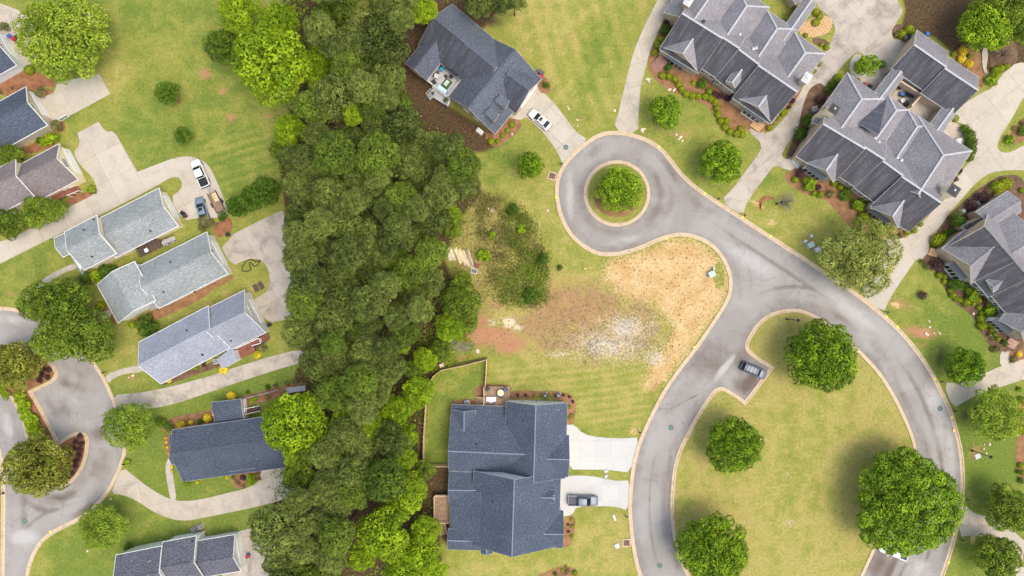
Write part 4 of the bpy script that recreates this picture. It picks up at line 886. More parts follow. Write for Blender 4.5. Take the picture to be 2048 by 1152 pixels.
h.block(z(460,280), z(680,138), z(645,42), 3.4, .6, None, m1='sh_rgt'); h.block(z(620,500), z(830,365), z(560,250), 3.4, .7, None, m1='sh_rgt'); h.block(z(780,650), z(960,530), z(720,430), 3.4, .7, None, m1='sh_rgt')
h.slab([(*z(290,312), 3.0), (*z(455,236), 4.2), (*z(462,246), 4.2), (*z(300,335), 3.0)], 'sh_rgt_d', side=2.8)
h.bay(g1, 'B', 1.0, 3.4, .8); h.bay(g2, 'B', 1.8, 3.4, .8); h.window(dm, 'B', 0, 5.1, .8, .7, (1, 2))
for B_, xs in ((b, (1.2, 3.0)), (c, (1.0, 2.6, 4.2, 6.0))):
    sd = '1' if B_['n'].x < 0 else '2'
    for x in xs: h.window(B_, sd, x, 2.2, .9, 1.5)
h.pipe(b, *z(585,345)); h.cap_vent(c, *z(700,275))
# ------------------------------------------------------------------ foliage meshes
RG = np.random.default_rng(11)
def unit(v): return v / (np.linalg.norm(v, axis=-1, keepdims=True) + 1e-9)
def leaf_mesh(name, pos, nrm, size, tone, mats, asp=0.6, drape=None):
    n = len(pos); nrm = unit(nrm); t = unit(np.cross(nrm, unit(RG.normal(size=(n, 3)))))
    if drape is not None: t = unit(drape + 0.5 * t); nrm = unit(nrm - t * (nrm * t).sum(1, keepdims=True))
    b = np.cross(nrm, t); L = np.broadcast_to(size, (n,))[:, None] * RG.uniform(.7, 1.25, (n, 1))
    a = t * L * .5; c = b * L * .5 * asp
    fold = nrm * L * .12
    co = np.stack([pos - a, pos + c * 1.0 + fold, pos + a, pos - c + fold], 1).reshape(-1, 3)
    me = bpy.data.meshes.new(name); me.vertices.add(4 * n); me.vertices.foreach_set('co', co.astype(np.float32).ravel())
    me.loops.add(4 * n); me.polygons.add(n); me.loops.foreach_set('vertex_index', np.arange(4 * n, dtype=np.int32))
    me.polygons.foreach_set('loop_start', np.arange(0, 4 * n, 4, dtype=np.int32)); me.polygons.foreach_set('loop_total', np.full(n, 4, dtype=np.int32))
    at = me.attributes.new('tone', 'FLOAT_COLOR', 'POINT')
    tn = np.repeat(np.concatenate([tone, np.zeros((n, 1)), np.ones((n, 1))], 1), 4, 0); at.data.foreach_set('color', tn.astype(np.float32).ravel())
    me.materials.append(mats); me.update(calc_edges=True); return me
def dirs(n, zmin=-0.3):
    z = RG.uniform(zmin, 1, n); a = RG.uniform(0, 2 * np.pi, n); r = np.sqrt(1 - z * z)
    return np.stack([r * np.cos(a), r * np.sin(a), z], 1)
def crown(name, rad, vr, nl, lr, leafs, dens, mat, shell=0.72, zmin=-0.35, up=0.5, asp=0.62, jit=0.75, drape=0.0, core=True, wob=.08):
    """crown of leafy clumps: rad / vr = horizontal / vertical radius, nl clumps of radius lr*rad, dens leaves per m2"""
    d = dirs(nl, zmin); d = d[np.argsort(-d[:, 2])]
    rr = RG.uniform(shell - .13, shell + .10, (nl, 1)); cen = d * rr * np.array([rad, rad, vr])
    lo = 1 + wob * np.sin(3 * np.arctan2(d[:, 1], d[:, 0]) + RG.uniform(0, 6)) * (1 - np.abs(d[:, 2])); cen[:, :2] *= lo[:, None]
    lrad = RG.uniform(.75, 1.25, nl) * lr * rad
    P_, N_, T_ = [], [], []
    for c, r in zip(cen, lrad):
        n = int(4 * math.pi * r * r * dens * .8); q = dirs(n, -.55); q[:, 2] *= .85
        q = q * (1 + RG.normal(0, .15, (n, 1))); p = c + q * r
        ok = np.ones(n, bool)
        for c2, r2 in zip(cen, lrad):
            if c2 is c: continue
            ok &= (np.linalg.norm(p - c2, axis=1) > r2 * .80) | (RG.random(n) < .12)
        p, q = p[ok], q[ok]; m = len(p)
        P_.append(p); N_.append(q * .7 + np.array([0, 0, up]) + RG.normal(0, jit * .5, (m, 3)))
        T_.append(np.stack([np.clip(RG.normal(RG.uniform(.2, .8), .24, m), 0, 1), np.full(m, RG.random()) * .6 + RG.random(m) * .4], 1))
    if core:                                        # leaves deeper inside the crown
        n = int(sum(len(p) for p in P_) * .22); q = dirs(n, -.4) * (RG.random((n, 1)) ** .4) * .62 * np.array([rad, rad, vr])
        P_.append(q); N_.append(RG.normal(0, 1, (n, 3)) + np.array([0, 0, .8])); T_.append(np.stack([RG.uniform(.1, .6, n), RG.random(n)], 1))
    p, nn, t = np.concatenate(P_), np.concatenate(N_), np.concatenate(T_)
    p *= rad / np.percentile(np.linalg.norm(p[:, :2], axis=1), 98)
    dv = None
    if drape: dv = unit(p * np.array([1, 1, 0])) * drape + np.array([0, 0, -.6]) * drape
    return leaf_mesh(name, p, nn, leafs, t, mat, asp, dv)
def trunk_mesh(name, mat, limbs=6, top=0.75, spread=0.5, r=0.05):
    """unit-height trunk with limbs; scaled per tree"""
    m = MB(); prev = Vector((0, 0, -.02)); rp = r * 1.25
    for k in range(1, 5):
        p = Vector((random.uniform(-.02, .02), random.uniform(-.02, .02), top * k / 4)); rn = r * (1 - .16 * k); m.tube(prev, p, rp, rn, 8, cap=False); prev, rp = p, rn
    for i in range(limbs):
        a = 2 * math.pi * i / limbs + random.uniform(-.4, .4); z0 = top * random.uniform(.6, 1); L = random.uniform(.6, 1) * spread
        s = Vector((0, 0, z0)); mid = s + Vector((math.cos(a) * L * .5, math.sin(a) * L * .5, (1 - z0) * .55)); e = s + Vector((math.cos(a) * L, math.sin(a) * L, (1 - z0) * random.uniform(.7, 1.05)))
        m.tube(s, mid, r * .5, r * .34, 6, cap=False); m.tube(mid, e, r * .34, r * .08, 5, cap=False)
        for j in (-1, 1):
            a2 = a + j * .6; m.tube(mid, mid + Vector((math.cos(a2) * L * .4, math.sin(a2) * L * .4, (1 - z0) * .3)), r * .26, r * .06, 5, cap=False)
    return m.mesh(name, mat, smooth=True)
TR = {k: [trunk_mesh('trunk', MAT[mt], lb, tp, sp, rd) for _ in range(2)] for k, mt, lb, tp, sp, rd in (('pine', 'bark', 10, .95, .18, .016), ('broad', 'bark', 8, .7, .42, .035), ('pale', 'bark_lt', 12, .75, .5, .028))}
CR = {
 'pine': [(crown('crown', 3.4, 3.8, 120, .17, .40, 30, MAT['pine'], .72, -.1, .45, .34, .9, wob=.12), 3.4) for _ in range(6)],
 'oak': [(crown('crown', 4.2, 3.8, 110, .17, .34, 24, MAT['oak'], .76, -.3, .4, wob=.14), 4.2) for _ in range(3)],
 'magnolia': [(crown('crown', 4.2, 3.8, 110, .18, .34, 26, MAT['magnolia'], .78, -.3, .4), 4.2) for _ in range(2)],
 'bright': [(crown('crown', 4.0, 3.4, 110, .17, .34, 24, MAT['bright'], .76, -.3, .4, wob=.14), 4.0) for _ in range(3)],
 'fresh': [(crown('crown', 5.0, 3.8, 140, .15, .36, 24, MAT['fresh'], .76, -.1, .45, .5, .8, .5), 5.0) for _ in range(2)],
 'pine_g': [(crown('crown', 3.8, 4.0, 120, .17, .38, 28, MAT['pine_g'], .74, -.1, .45, .45, .9, wob=.14), 3.8) for _ in range(3)],
 'elm': [(crown('crown', 6.5, 4.2, 150, .14, .40, 22, MAT['elm'], .76, -.1, .45, .42, .9, .7), 6.5) for _ in range(2)],
 'street': [(crown('crown', 3.6, 3.3, 150, .15, .28, 36, MAT['street'], .80, -.3, .35), 3.6) for _ in range(3)],
 'big': [(crown('crown', 9.6, 7.2, 380, .085, .40, 20, MAT['street'], .83, -.2, .35), 9.6), (crown('crown', 6.4, 5.4, 240, .11, .36, 22, MAT['street'], .82, -.2, .35), 6.4)],
 'holly': [(crown('crown', 2.2, 2.0, 90, .17, .23, 50, MAT['holly'], .80, -.3, .35), 2.2) for _ in range(2)],
 'small': [(crown('crown', 2.2, 2.0, 90, .17, .23, 50, MAT['street'], .78, -.3, .35), 2.2) for _ in range(2)],
}
BUSH = {k: [(crown('shrub', 1.0, .85, 16, .34, .17, 95, MAT[k], .66, -.1, .5), 1.0) for _ in range(2)] for k in ('holly', 'gold', 'plum', 'azalea', 'bright', 'weed')}
def ball(name, mat, n=900, ls=.19):
    d = dirs(n, -.55); r = 1 + RG.normal(0, .035, (n, 1)) + .05 * np.sin(d[:, :1] * 7 + RG.uniform(0, 6)) * np.sin(d[:, 1:2] * 6); p = d * r * np.array([.92, .92, .86])
    t = np.stack([np.clip(RG.normal(.5, .2, n), 0, 1), RG.random(n)], 1); return leaf_mesh(name, p, d * 1.2 + RG.normal(0, .35, (n, 3)), ls, t, mat, .75)
BUSH['box'] = [(ball('shrub', MAT['box']), 1.0) for _ in range(3)]
BUSH['lime'] = [(crown('shrub', 1.0, .9, 22, .30, .22, 75, MAT['bright'], .68, -.1, .5), 1.0) for _ in range(2)]
TN = [0]
def tree(px, py, rpx, kind, zc, label, group=None, trunk='broad', name='tree', vs=1.0, cat='tree', k=None):
    """crown centre seen at (px, py) at height zc, crown radius rpx in pixels"""
    TN[0] += 1; me, r0 = CR[kind][(TN[0] if k is None else k) % len(CR[kind])]
    c = P(px, py, zc); r = M_(rpx, zc); s = r / r0
    root = empty(name, (c.x, c.y, 0)); tag(root, label, cat, group)
    o = mesh_obj('crown', me, root, (0, 0, zc), random.uniform(0, 6.28)); o.scale = (s, s, s * vs)
    t = mesh_obj('trunk', TR[trunk][TN[0] % 2], root, (0, 0, 0), random.uniform(0, 6.28)); hh = zc + r * .15
    w = max(hh, r * 1.6) if trunk != 'pine' else hh; t.scale = (w, w, hh)
    return root
def shrub(px, py, rpx, kind, label, group, zs=None):
    TN[0] += 1; me, r0 = BUSH[kind][TN[0] % len(BUSH[kind])]; r = M_(rpx, .5); c = P(px, py, r * .6)
    o = mesh_obj('shrub', me, None, (c.x, c.y, r * .55), random.uniform(0, 6.28)); k = r / r0; o.scale = (k * random.uniform(.94, 1.06), k, k * random.uniform(.9, 1.1))
    return tag(o, label, 'shrub', group)

# ------------------------------------------------------------------ single trees
tree(130,82,88,'fresh',6.5,'wide yellow-green tree overhanging two concrete driveways',k=0)
tree(1720,512,78,'elm',6.0,'pale feathery tree between the road and the concrete drive',trunk='pale',k=1)
tree(1812,1005,107,'big',5.6,'very large green tree over the kerb with a pickup below',k=0,vs=.8)
tree(1640,712,72,'big',5.5,'broad green tree on the oval lawn beside the parking bay',k=1)
tree(1425,1097,72,'big',5.5,'broad green tree on the oval lawn next to the road bend',k=1)
tree(1466,889,57,'big',5.0,'mid-sized green tree alone on the oval lawn',k=1)
tree(1238,381,45,'street',4.5,'round green tree in the middle of the roundabout island',k=0)
tree(1442,325,43,'street',4.5,'dense round green tree by the concrete drive and street kerb',k=1)
tree(1329,223,34,'small',3.6,'yellow-green tree on the lawn before the curved shrub row',k=0)
tree(1060,330,28,'small',3.6,'small lime-green tree on the verge west of the roundabout',k=1)
tree(1929,733,38,'street',4.2,'rounded green tree beside the drive across from the oval lawn',k=2)
tree(1985,828,55,'fresh',4.5,'pale green loose tree beside the street lamp lawn',k=0)
tree(2012,1018,48,'oak',4.6,'olive tree with yellowing leaves over the forked drive',k=0)
tree(1990,1112,46,'oak',4.4,'olive-green tree inside the curve of the forked drive',k=1)
tree(1970,52,54,'bright',5.5,'bright yellow-green tree by the curved garden path',k=0)
tree(2015,12,46,'oak',7.5,'dark green tree behind the bright yellow-green tree',k=2)
tree(1734,132,24,'small',3.0,'dense round tree on the patio between house and garage',k=0)
tree(2050,60,30,'oak',7.0,'dark tree at the edge of the bare brown yard',k=0)
tree(135,603,50,'oak',6.0,'broad green tree between the front path and the grey roof',k=1)
tree(82,606,42,'oak',5.5,'green tree overhanging the road end and curved lawn path',k=2)
tree(178,672,56,'oak',6.0,'spreading green tree on the lawn beside the mailbox',k=2)
tree(115,676,48,'oak',6.0,'green tree overhanging the kerb facing the traffic island',k=0)
tree(34,730,50,'magnolia',5.0,'dense olive-green tree on the mulched traffic island end',k=1)
tree(78,930,62,'magnolia',6.5,'tall olive-green tree beside the purple island shrubs',k=2)
tree(258,850,50,'fresh',4.5,'sparse pale tree beside the driveway mouth and golden shrubs',trunk='pale',k=1)
tree(206,1052,46,'fresh',4.5,'light green open tree on the lawn inside the road bend',k=0)
tree(336,186,25,'holly',2.6,'dark round tree in its mulch ring on the open lawn',k=0)
tree(366,272,19,'holly',2.2,'small round shrub-like tree alone on the open lawn',k=1)
tree(20,312,26,'oak',3.5,'bushy tree between the blue-roofed and the cream house',k=0)
tree(20,446,33,'oak',4.0,'bushy tree at the foot of the cream house wall',k=1)
tree(78,424,34,'oak',4.2,'tall bushy tree against the cream house roof',k=2)
tree(110,420,24,'oak',3.6,'smaller bushy tree next to the cream house steps',k=0)
tree(475,412,23,'holly',2.4,'rounded evergreen at the trailer end of the hedge row',k=0); tree(502,398,26,'holly',2.5,'rounded evergreen in the middle of the hedge row',k=1); tree(533,381,30,'holly',2.6,'rounded evergreen at the woodland end of the hedge row',k=0)
tree(590,845,66,'bright',9.0,'vivid green tree leaning over the navy-roofed house',k=1)
tree(1846,589,10,'small',1.6,'dummy',k=0) if False else None
# tree clumps of the woodland
FP = [(600,-60),(880,-60),(835,20),(800,80),(795,180),(840,250),(925,285),(950,340),(955,375),(900,410),(882,500),(885,545),(870,600),(860,660),(825,700),(800,770),(760,800),(720,850),(770,840),(830,860),(835,930),(845,980),(760,1000),(700,1020),(690,1210),(500,1210),(525,1120),(520,1080),(545,1030),(585,1000),(600,930),(650,880),(660,820),(612,740),(575,670),(578,560),(575,480),(580,380),(570,300),(610,210),(640,180),(625,60)]
DEC = [(545,125,80,'bright',10),(480,25,45,'bright',8),(445,95,36,'oak',5),(560,45,40,'bright',9),(735,35,44,'elm',13),(640,165,26,'bright',8),(708,228,24,'bright',13),(580,262,34,'bright',7),(845,20,30,'bright',7),(905,428,19,'bright',5),(905,460,20,'oak',4),(920,600,42,'oak',6),(900,655,30,'bright',5),(935,645,22,'oak',4),(925,560,20,'oak',4),(835,785,34,'bright',6),(790,822,34,'bright',7),(850,720,26,'bright',5),(880,700,24,'oak',4),(745,862,34,'bright',9),(592,912,26,'bright',8),(812,985,44,'bright',8),(770,1065,56,'bright',10),(838,1110,46,'bright',6),(805,1140,40,'bright',8),(742,925,15,'bright',9),(575,1033,10,'bright',10),(870,1140,26,'bright',4),(815,870,24,'bright',6),(800,690,20,'bright',9),(610,905,34,'oak',8),(600,950,36,'oak',8),(560,300,22,'oak',5),(826,740,22,'oak',5),(690,250,20,'oak',9),(660,30,34,'oak',10),(850,1062,32,'bright',6),(722,1112,30,'bright',9),(690,832,28,'bright',9),(806,915,28,'bright',7),(850,940,22,'oak',5),(640,120,30,'bright',9)]
def zone(x, y):
    if y < 60: return 'at the top of the woodland strip' if x < 760 else 'behind the slate-roofed house'
    if y < 250: return 'beside the big open lawn' if x < 660 else ('near the slate-roofed house' if x > 740 else 'in the gap of the upper woodland')
    if y < 400: return 'bordering the mown lawn and hedge row' if x < 660 else ('facing the straw yard and verge' if x > 820 else 'in the thick upper woodland')
    if y < 560: return 'over the grey driveway edge' if x < 660 else ('beside the lumber stacks' if x > 800 else 'in the thick middle woodland')
    if y < 740: return 'behind the pale blue-roofed house' if x < 660 else ('by the red clay and brush heap' if x > 800 else 'in the lower middle woodland')
    if y < 880: return 'near the navy-roofed house' if x < 690 else 'outside the board fence'
    if y < 1010: return 'at the end of the curved drive' if x < 690 else 'facing the bare wooden deck'
    return 'beside the white garage drive' if x < 690 else 'at the lower end of the woodland'
DW = {'bright': 'bright green broadleaf tree ', 'oak': 'deep green broadleaf tree ', 'elm': 'pale yellow-green tree '}
for x, y, r, k, zc in DEC: tree(x, y, r, k, zc, ('small ' if r < 25 else 'large ' if r > 42 else '') + DW[k] + zone(x, y), 'broadleaf trees of the woodland strip')
pts = [(925,330,36),(932,368,30),(880,388,36),(868,440,36),(862,505,36),(858,560,34),(900,300,34),(855,300,38),(620,330,38),(605,430,36),(600,520,36),(610,600,38),(600,660,36),(640,720,38)]
fx, fy = np.array([p[0] for p in FP]), np.array([p[1] for p in FP])
for _ in range(9000):
    x, y = random.uniform(490, 970), random.uniform(-60, 1210); r = random.choice((28, 33, 38, 45, 54))
    if sdist(FP, np.array([x]), np.array([y]))[0] > -r * .38: continue
    if any((x - a) ** 2 + (y - b) ** 2 < ((r + c) * .56) ** 2 for a, b, c in pts): continue
    if any((x - d[0]) ** 2 + (y - d[1]) ** 2 < (d[2] * .72 + r * .35) ** 2 for d in DEC): continue
    if (x - 590) ** 2 + (y - 845) ** 2 < 70 ** 2: continue
    pts.append((x, y, r))
for x, y, r in pts:
    tree(x, y, r, 'pine_g' if random.random() < .22 else 'pine', random.uniform(10.0, 18.0), ('slender' if r < 30 else 'broad' if r > 38 else 'mid-sized') + ' olive-green pine ' + zone(x, y), 'pines of the woodland strip', 'pine', 'pine_tree')
for x, y, r in ((960,2,34),(1000,-8,40),(1030,0,24)): tree(x, y, r, 'pine', 7, 'olive pine standing behind the slate-roofed house', 'pines behind the slate-roofed house', 'pine', 'pine_tree')
print('pines', len(pts))
# ------------------------------------------------------------------ undergrowth and weeds
def scatter(name, poly, n, size, mat, zr, label, clump=0.0, asp=.6, avoid=None, nc=0):
    xs = np.array([p[0] for p in poly]); ys = np.array([p[1] for p in poly])
    if nc:
        cx = RG.uniform(xs.min(), xs.max(), nc); cy = RG.uniform(ys.min(), ys.max(), nc); i = RG.integers(0, nc, n); X = cx[i] + RG.normal(0, clump, n); Y = cy[i] + RG.normal(0, clump, n); tn = RG.random(nc)[i]; ch = RG.random(nc)[i]
    else: X = RG.uniform(xs.min(), xs.max(), n); Y = RG.uniform(ys.min(), ys.max(), n); tn = RG.random(n); ch = RG.random(n)
    ok = sdist(poly, X, Y) < RG.normal(-1, 9, n) * (1 if nc else .3); X, Y, tn, ch = X[ok], Y[ok], tn[ok], ch[ok]; m = len(X)
    p = np.stack([(X - 1024) * K0, (576 - Y) * K0, np.abs(RG.normal(0, .5, m)) * zr * (.3 + ch) + .04], 1)
    me = leaf_mesh(name, p, RG.normal(0, .6, (m, 3)) + np.array([0, 0, 1.0]), size, np.stack([np.clip(tn * .6 + RG.random(m) * .4, 0, 1), RG.random(m)], 1), mat, asp)
    return tag(mesh_obj(name, me), label, name.split('_')[-1], None, 'stuff')
scatter('undergrowth', FOREST, 26000, .5, MAT['oak'], 1.6, 'green undergrowth on the woodland floor', 14, nc=500)
LOT = [(965,385),(990,395),(1040,425),(1085,480),(1100,520),(1098,590),(1060,615),(1020,605),(985,580),(975,530),(960,480),(950,430)]
scatter('weeds', LOT, 20000, .30, MAT['weed'], .55, 'tangled green and brown weeds on the overgrown lot', 8, nc=150)
scatter('weeds', [(985,560),(1100,500),(1098,600),(1050,618),(1000,600)], 6500, .32, MAT['oak'], 1.0, 'denser green weeds at the lower end of the overgrown lot', 8, nc=90)
scatter('weeds', [(1010,430),(1040,420),(1090,500),(1095,560),(1060,540),(1020,480)], 4500, .32, MAT['oak'], .9, 'green weedy thicket along the mown edge of the lot', 8, nc=50)
scatter('dry_grass', [(900,400),(1000,390),(985,640),(930,620),(895,520)], 7000, .28, MAT['azalea'], .25, 'dry brown grass between the lumber and the pines', 10, .25, nc=200)
scatter('ground_cover', [(840,720),(870,690),(950,670),(945,712),(885,730),(862,756),(842,860)], 5000, .32, MAT['bright'], .7, 'leafy ground cover outside the board fence', 7, nc=70)
scatter('grass_tufts', [(1225,520),(1340,482),(1400,486),(1440,520),(1450,560),(1440,600),(1380,690),(1320,740),(1180,740),(1090,710),(1150,620),(1230,580)], 1800, .22, MAT['weed'], .12, 'small dry tufts on the bare sandy lot', 2.5, .3, nc=700)
def stones(name, polys, n, mat, label, s0, s1):
    V, F = [], []; base = np.array([(1, 0, 0), (0, 1, 0), (-1, 0, 0), (0, -1, 0), (0, 0, .7)])
    for poly, m in zip(polys, n):
        X = RG.uniform(min(p[0] for p in poly), max(p[0] for p in poly), m); Y = RG.uniform(min(p[1] for p in poly), max(p[1] for p in poly), m); ok = sdist(poly, X, Y) < RG.normal(-3, 8, m)
        for x, y in zip(X[ok], Y[ok]):
            k = len(V); r = RG.uniform(s0, s1) * RG.uniform(.5, 1.4); a = RG.uniform(0, 6.28); c, sn = math.cos(a), math.sin(a); w = P(x, y)
            for b in base * RG.uniform(.6, 1.3, (5, 1)): V.append((w.x + (b[0] * c - b[1] * sn) * r, w.y + (b[0] * sn + b[1] * c) * r, b[2] * r - .01))
            F += [(k, k + 1, k + 4), (k + 1, k + 2, k + 4), (k + 2, k + 3, k + 4), (k + 3, k, k + 4)]
    me = bpy.data.meshes.new(name); me.from_pydata(V, [], F); me.materials.append(mat); tag(mesh_obj(name, me), label, name, None, 'stuff')
RUB = [[(1150,650),(1290,625),(1330,660),(1350,720),(1290,740),(1180,730),(1100,715)], [(1088,700),(1160,700),(1160,718),(1090,718)]]
stones('rubble', RUB, (1300, 120), plain('pale_rubble', s2l((184, 166, 142)), .9, .2, var=.25), 'pale stones and clods strewn over the bare lot', .07, .2)
stones('clods', [[(1215,515),(1340,480),(1440,520),(1455,580),(1370,700),(1310,760),(1300,700),(1345,650),(1262,600)], [(930,650),(1060,640),(1050,705),(940,700)]], (700, 160), MAT['mulch'], 'small brown soil clods on the sandy and red ground', .07, .16)
scatter('grass_tufts', [(1080,560),(1200,555),(1300,600),(1350,660),(1310,720),(1170,740),(1060,715),(1030,660)], 9000, .2, MAT['weed'], .12, 'thin dry grass tufts on the brown bare lot', 3.5, .3, nc=1500)
for x, y, r, k, lb in ((1042,458,10,'lime','bright lime bush in the overgrown lot by the mown verge'),(983,470,8,'lime','small lime bush in the middle of the overgrown lot'),(967,510,14,'lime','rounded lime bush next to the lumber stacks'),(1120,536,7,'holly','small dark bush alone at the edge of the bare lot'),(1060,590,16,'holly','dark bush at the lower tip of the overgrown lot'),(1085,520,13,'holly','dark bush on the mown side of the overgrown lot'),(1025,420,13,'holly','dark bush at the upper end of the overgrown lot'),(1846,589,10,'plum','dark purple bush alone on the lawn'),(1573,404,1,'weed','')):
    if lb: shrub(x, y, r, k, lb, None)
# ------------------------------------------------------------------ shrubs in beds
KD = {'box': 'round clipped yellow-green shrub', 'holly': 'rounded dark green shrub', 'plum': 'dark purple shrub', 'gold': 'golden-yellow shrub', 'azalea': 'mottled flowering shrub', 'lime': 'loose bright green shrub', 'weed': 'pale grassy shrub', 'bright': 'fresh green low plant'}
def bushes(place, conv, items):
    for x, y, r, k in items:
        px, py, rr = (*conv(x, y), r / conv.s) if conv else (x, y, r)
        shrub(px, py, rr, k, KD[k] + ' ' + place, KD[k] + 's ' + place)
def CV(ox, oy, s):
    f = ZM(ox, oy, s); g = lambda x, y: f(x, y); g.s = s; return g
T = 3.972
bx = lambda k, r, ps: [(x, y, r, k) for x, y in ps]
bushes('in the curving row before the house with a dormer', CV(1200,0,T), bx('box', 29, [(495,603),(548,608),(597,627),(627,667),(650,710),(686,747),(733,760),(783,763),(835,767),(880,782),(917,812),(931,857),(940,910),(960,962),(1002,963),(994,1010),(1035,1045),(1083,1062),(1120,1025),(1130,1068),(868,725)]) + [(540,545,36,'holly'),(810,665,42,'holly'),(745,660,22,'lime')] + bx('plum', 30, [(910,745),(960,765),(1010,785)]))
bushes('along the side of the house with a dormer', CV(1200,0,T), [(1346,1018,26,'box'),(1385,975,18,'box'),(1418,937,18,'box'),(1458,892,32,'box'),(515,245,50,'holly'),(485,315,30,'box'),(458,358,30,'box'),(435,415,28,'box'),(570,110,34,'plum'),(535,165,36,'plum'),(640,20,34,'plum'),(1530,800,28,'plum'),(1505,850,20,'plum')])
bushes('by the flagstone patio behind the court', CV(1600,0,3.973), [(125,95,28,'box'),(158,135,27,'box'),(128,178,32,'box'),(215,375,25,'box'),(170,355,18,'box'),(45,280,20,'box'),(155,510,20,'box'),(115,565,18,'box')])
bushes('between the long house wall and the shared drive', CV(1600,0,3.973), [(303,620,36,'box'),(255,675,42,'holly'),(225,725,36,'holly'),(172,795,48,'plum'),(80,945,42,'holly'),(45,985,34,'holly'),(20,1060,40,'holly')])
bushes('beside the shared drive and the side steps', CV(1200,0,T), [(1580,1065,60,'holly'),(1645,945,40,'holly')])
bushes('in the front bed of the courtyard house', CV(1600,290,3.973), [(65,310,60,'lime'),(162,395,30,'box'),(110,385,22,'box'),(270,305,28,'box'),(320,335,28,'box'),(360,398,52,'holly'),(465,470,56,'lime'),(505,572,46,'box'),(445,620,22,'box'),(495,627,18,'box'),(538,622,18,'box'),(580,620,18,'box'),(665,670,46,'box'),(590,660,32,'holly'),(910,680,25,'box'),(962,630,20,'box'),(850,690,26,'box'),(0,230,44,'plum'),(150,335,28,'plum'),(-38,275,28,'box'),(795,720,24,'weed'),(240,390,34,'azalea'),(410,430,24,'holly')])
bushes('in the tall hedge by the rear patio', CV(1600,0,3.973), [(1310,1030,42,'holly'),(1335,1080,52,'holly'),(1358,1140,50,'holly'),(1352,1200,50,'holly'),(1340,1245,44,'holly'),(1235,940,30,'box'),(1270,1360,25,'plum'),(1235,1420,25,'plum')])
bushes('beside the garage and curved garden path', CV(1600,0,3.973), [(1290,405,40,'gold'),(1285,470,34,'gold'),(1340,510,34,'gold'),(1535,630,56,'lime'),(1350,445,20,'box'),(1222,430,20,'box'),(1590,545,34,'box'),(1550,560,30,'box'),(1640,530,28,'box')])
bushes('at the outer garage corner', CV(1600,0,3.973), [(810,270,36,'box'),(866,235,39,'box'),(905,270,24,'box'),(770,280,22,'azalea')])
bushes('on the small patio behind the courtyard house', CV(1600,0,3.973), [(642,520,40,'holly'),(455,645,25,'box')])
bushes('in the bed inside the drive loop', CV(1600,0,3.973), [(1670,1110,40,'lime'),(1770,1040,44,'holly'),(1770,980,24,'azalea'),(1700,1020,20,'azalea')])
Z3 = CV(1840,360,3.389)
bushes('in the dense beds of the house with white bays', Z3, [(525,52,46,'box'),(580,25,42,'box'),(243,268,60,'holly'),(180,362,28,'holly'),(120,410,46,'box'),(145,392,34,'box'),(210,340,26,'holly'),(420,118,46,'plum'),(345,180,46,'plum'),(118,582,48,'plum'),(130,645,24,'box'),(165,655,20,'box'),(165,690,20,'box'),(230,705,46,'holly'),(262,706,40,'holly'),(305,722,30,'holly'),(205,747,20,'box'),(222,780,24,'box'),(245,805,20,'box'),(270,815,18,'box'),(315,828,31,'box'),(362,840,18,'box'),(345,775,52,'lime'),(395,815,24,'box'),(400,865,20,'box'),(415,900,18,'box'),(470,875,48,'lime'),(415,938,30,'box'),(420,988,33,'box'),(480,975,28,'box'),(485,1015,20,'box'),(510,1045,18,'box'),(528,1075,20,'box'),(572,1107,25,'holly'),(440,810,26,'plum'),(20,560,22,'weed'),(45,585,22,'weed'),(465,80,26,'azalea'),(470,1050,18,'weed'),(490,1080,16,'weed'),(690,70,20,'box')])
bushes('by the steps of the slate-roofed house', CV(800,0,T), [(890,990,28,'box'),(853,1038,21,'box'),(815,1078,21,'box'),(777,1122,20,'box'),(725,1122,31,'box'),(1155,675,30,'holly')])
bushes('in the straw beds of the blue-roofed duplex', CV(880,760,3.114), bx('plum', 11, [(485,95),(535,93),(768,95),(808,104),(828,135),(800,900),(800,945),(722,95)]) + bx('box', 12, [(590,98),(630,95),(680,95),(820,872),(825,910),(822,972),(805,170),(818,220),(800,240)]))
bushes('in the bed beside the small white post', CV(800,862,T), [(1230,1135,20,'holly'),(1290,1105,14,'box'),(1330,1110,20,'azalea'),(1390,1130,22,'box'),(1320,1080,14,'bright')])
bushes('beside the tan gable and white garage door', CV(0,0,T), [(232,555,40,'box'),(320,735,46,'azalea'),(455,1000,46,'azalea'),(35,215,42,'azalea'),(130,290,18,'holly'),(98,700,12,'holly'),(5,735,16,'holly'),(310,1120,26,'holly'),(400,1105,50,'lime'),(450,1095,36,'lime'),(350,1130,36,'lime')])
bushes('between the two pale grey-roofed houses', CV(0,290,T), [(840,1010,66,'holly'),(780,1040,56,'lime'),(700,1060,56,'holly'),(640,1090,46,'azalea'),(720,350,36,'lime'),(755,370,20,'azalea'),(905,985,40,'holly')])
bushes('in the gap before the pale blue-roofed house', CV(0,580,T), [(1175,285,90,'holly'),(1050,275,32,'box'),(800,125,36,'box'),(1340,717,24,'gold'),(1620,595,20,'plum'),(1560,620,22,'box')])
bushes('along the navy-roofed house', CV(0,580,T), [(1280,1050,46,'holly'),(1345,1080,40,'holly'),(1435,1068,36,'gold'),(1515,1050,20,'gold'),(1590,1045,26,'holly'),(1645,1015,34,'gold'),(1845,862-20,32,'gold'),(1700,985,20,'gold')])
bushes('at the front of the navy-roofed house', CV(0,862,T), bx('gold', 13, [(1320,55),(1330,130),(1340,178),(1365,285),(1365,320),(1322,90),(1570,408)]) + [(1490,415,36,'bright'),(1010,250,30,'lime'),(1020,920,40,'holly')])
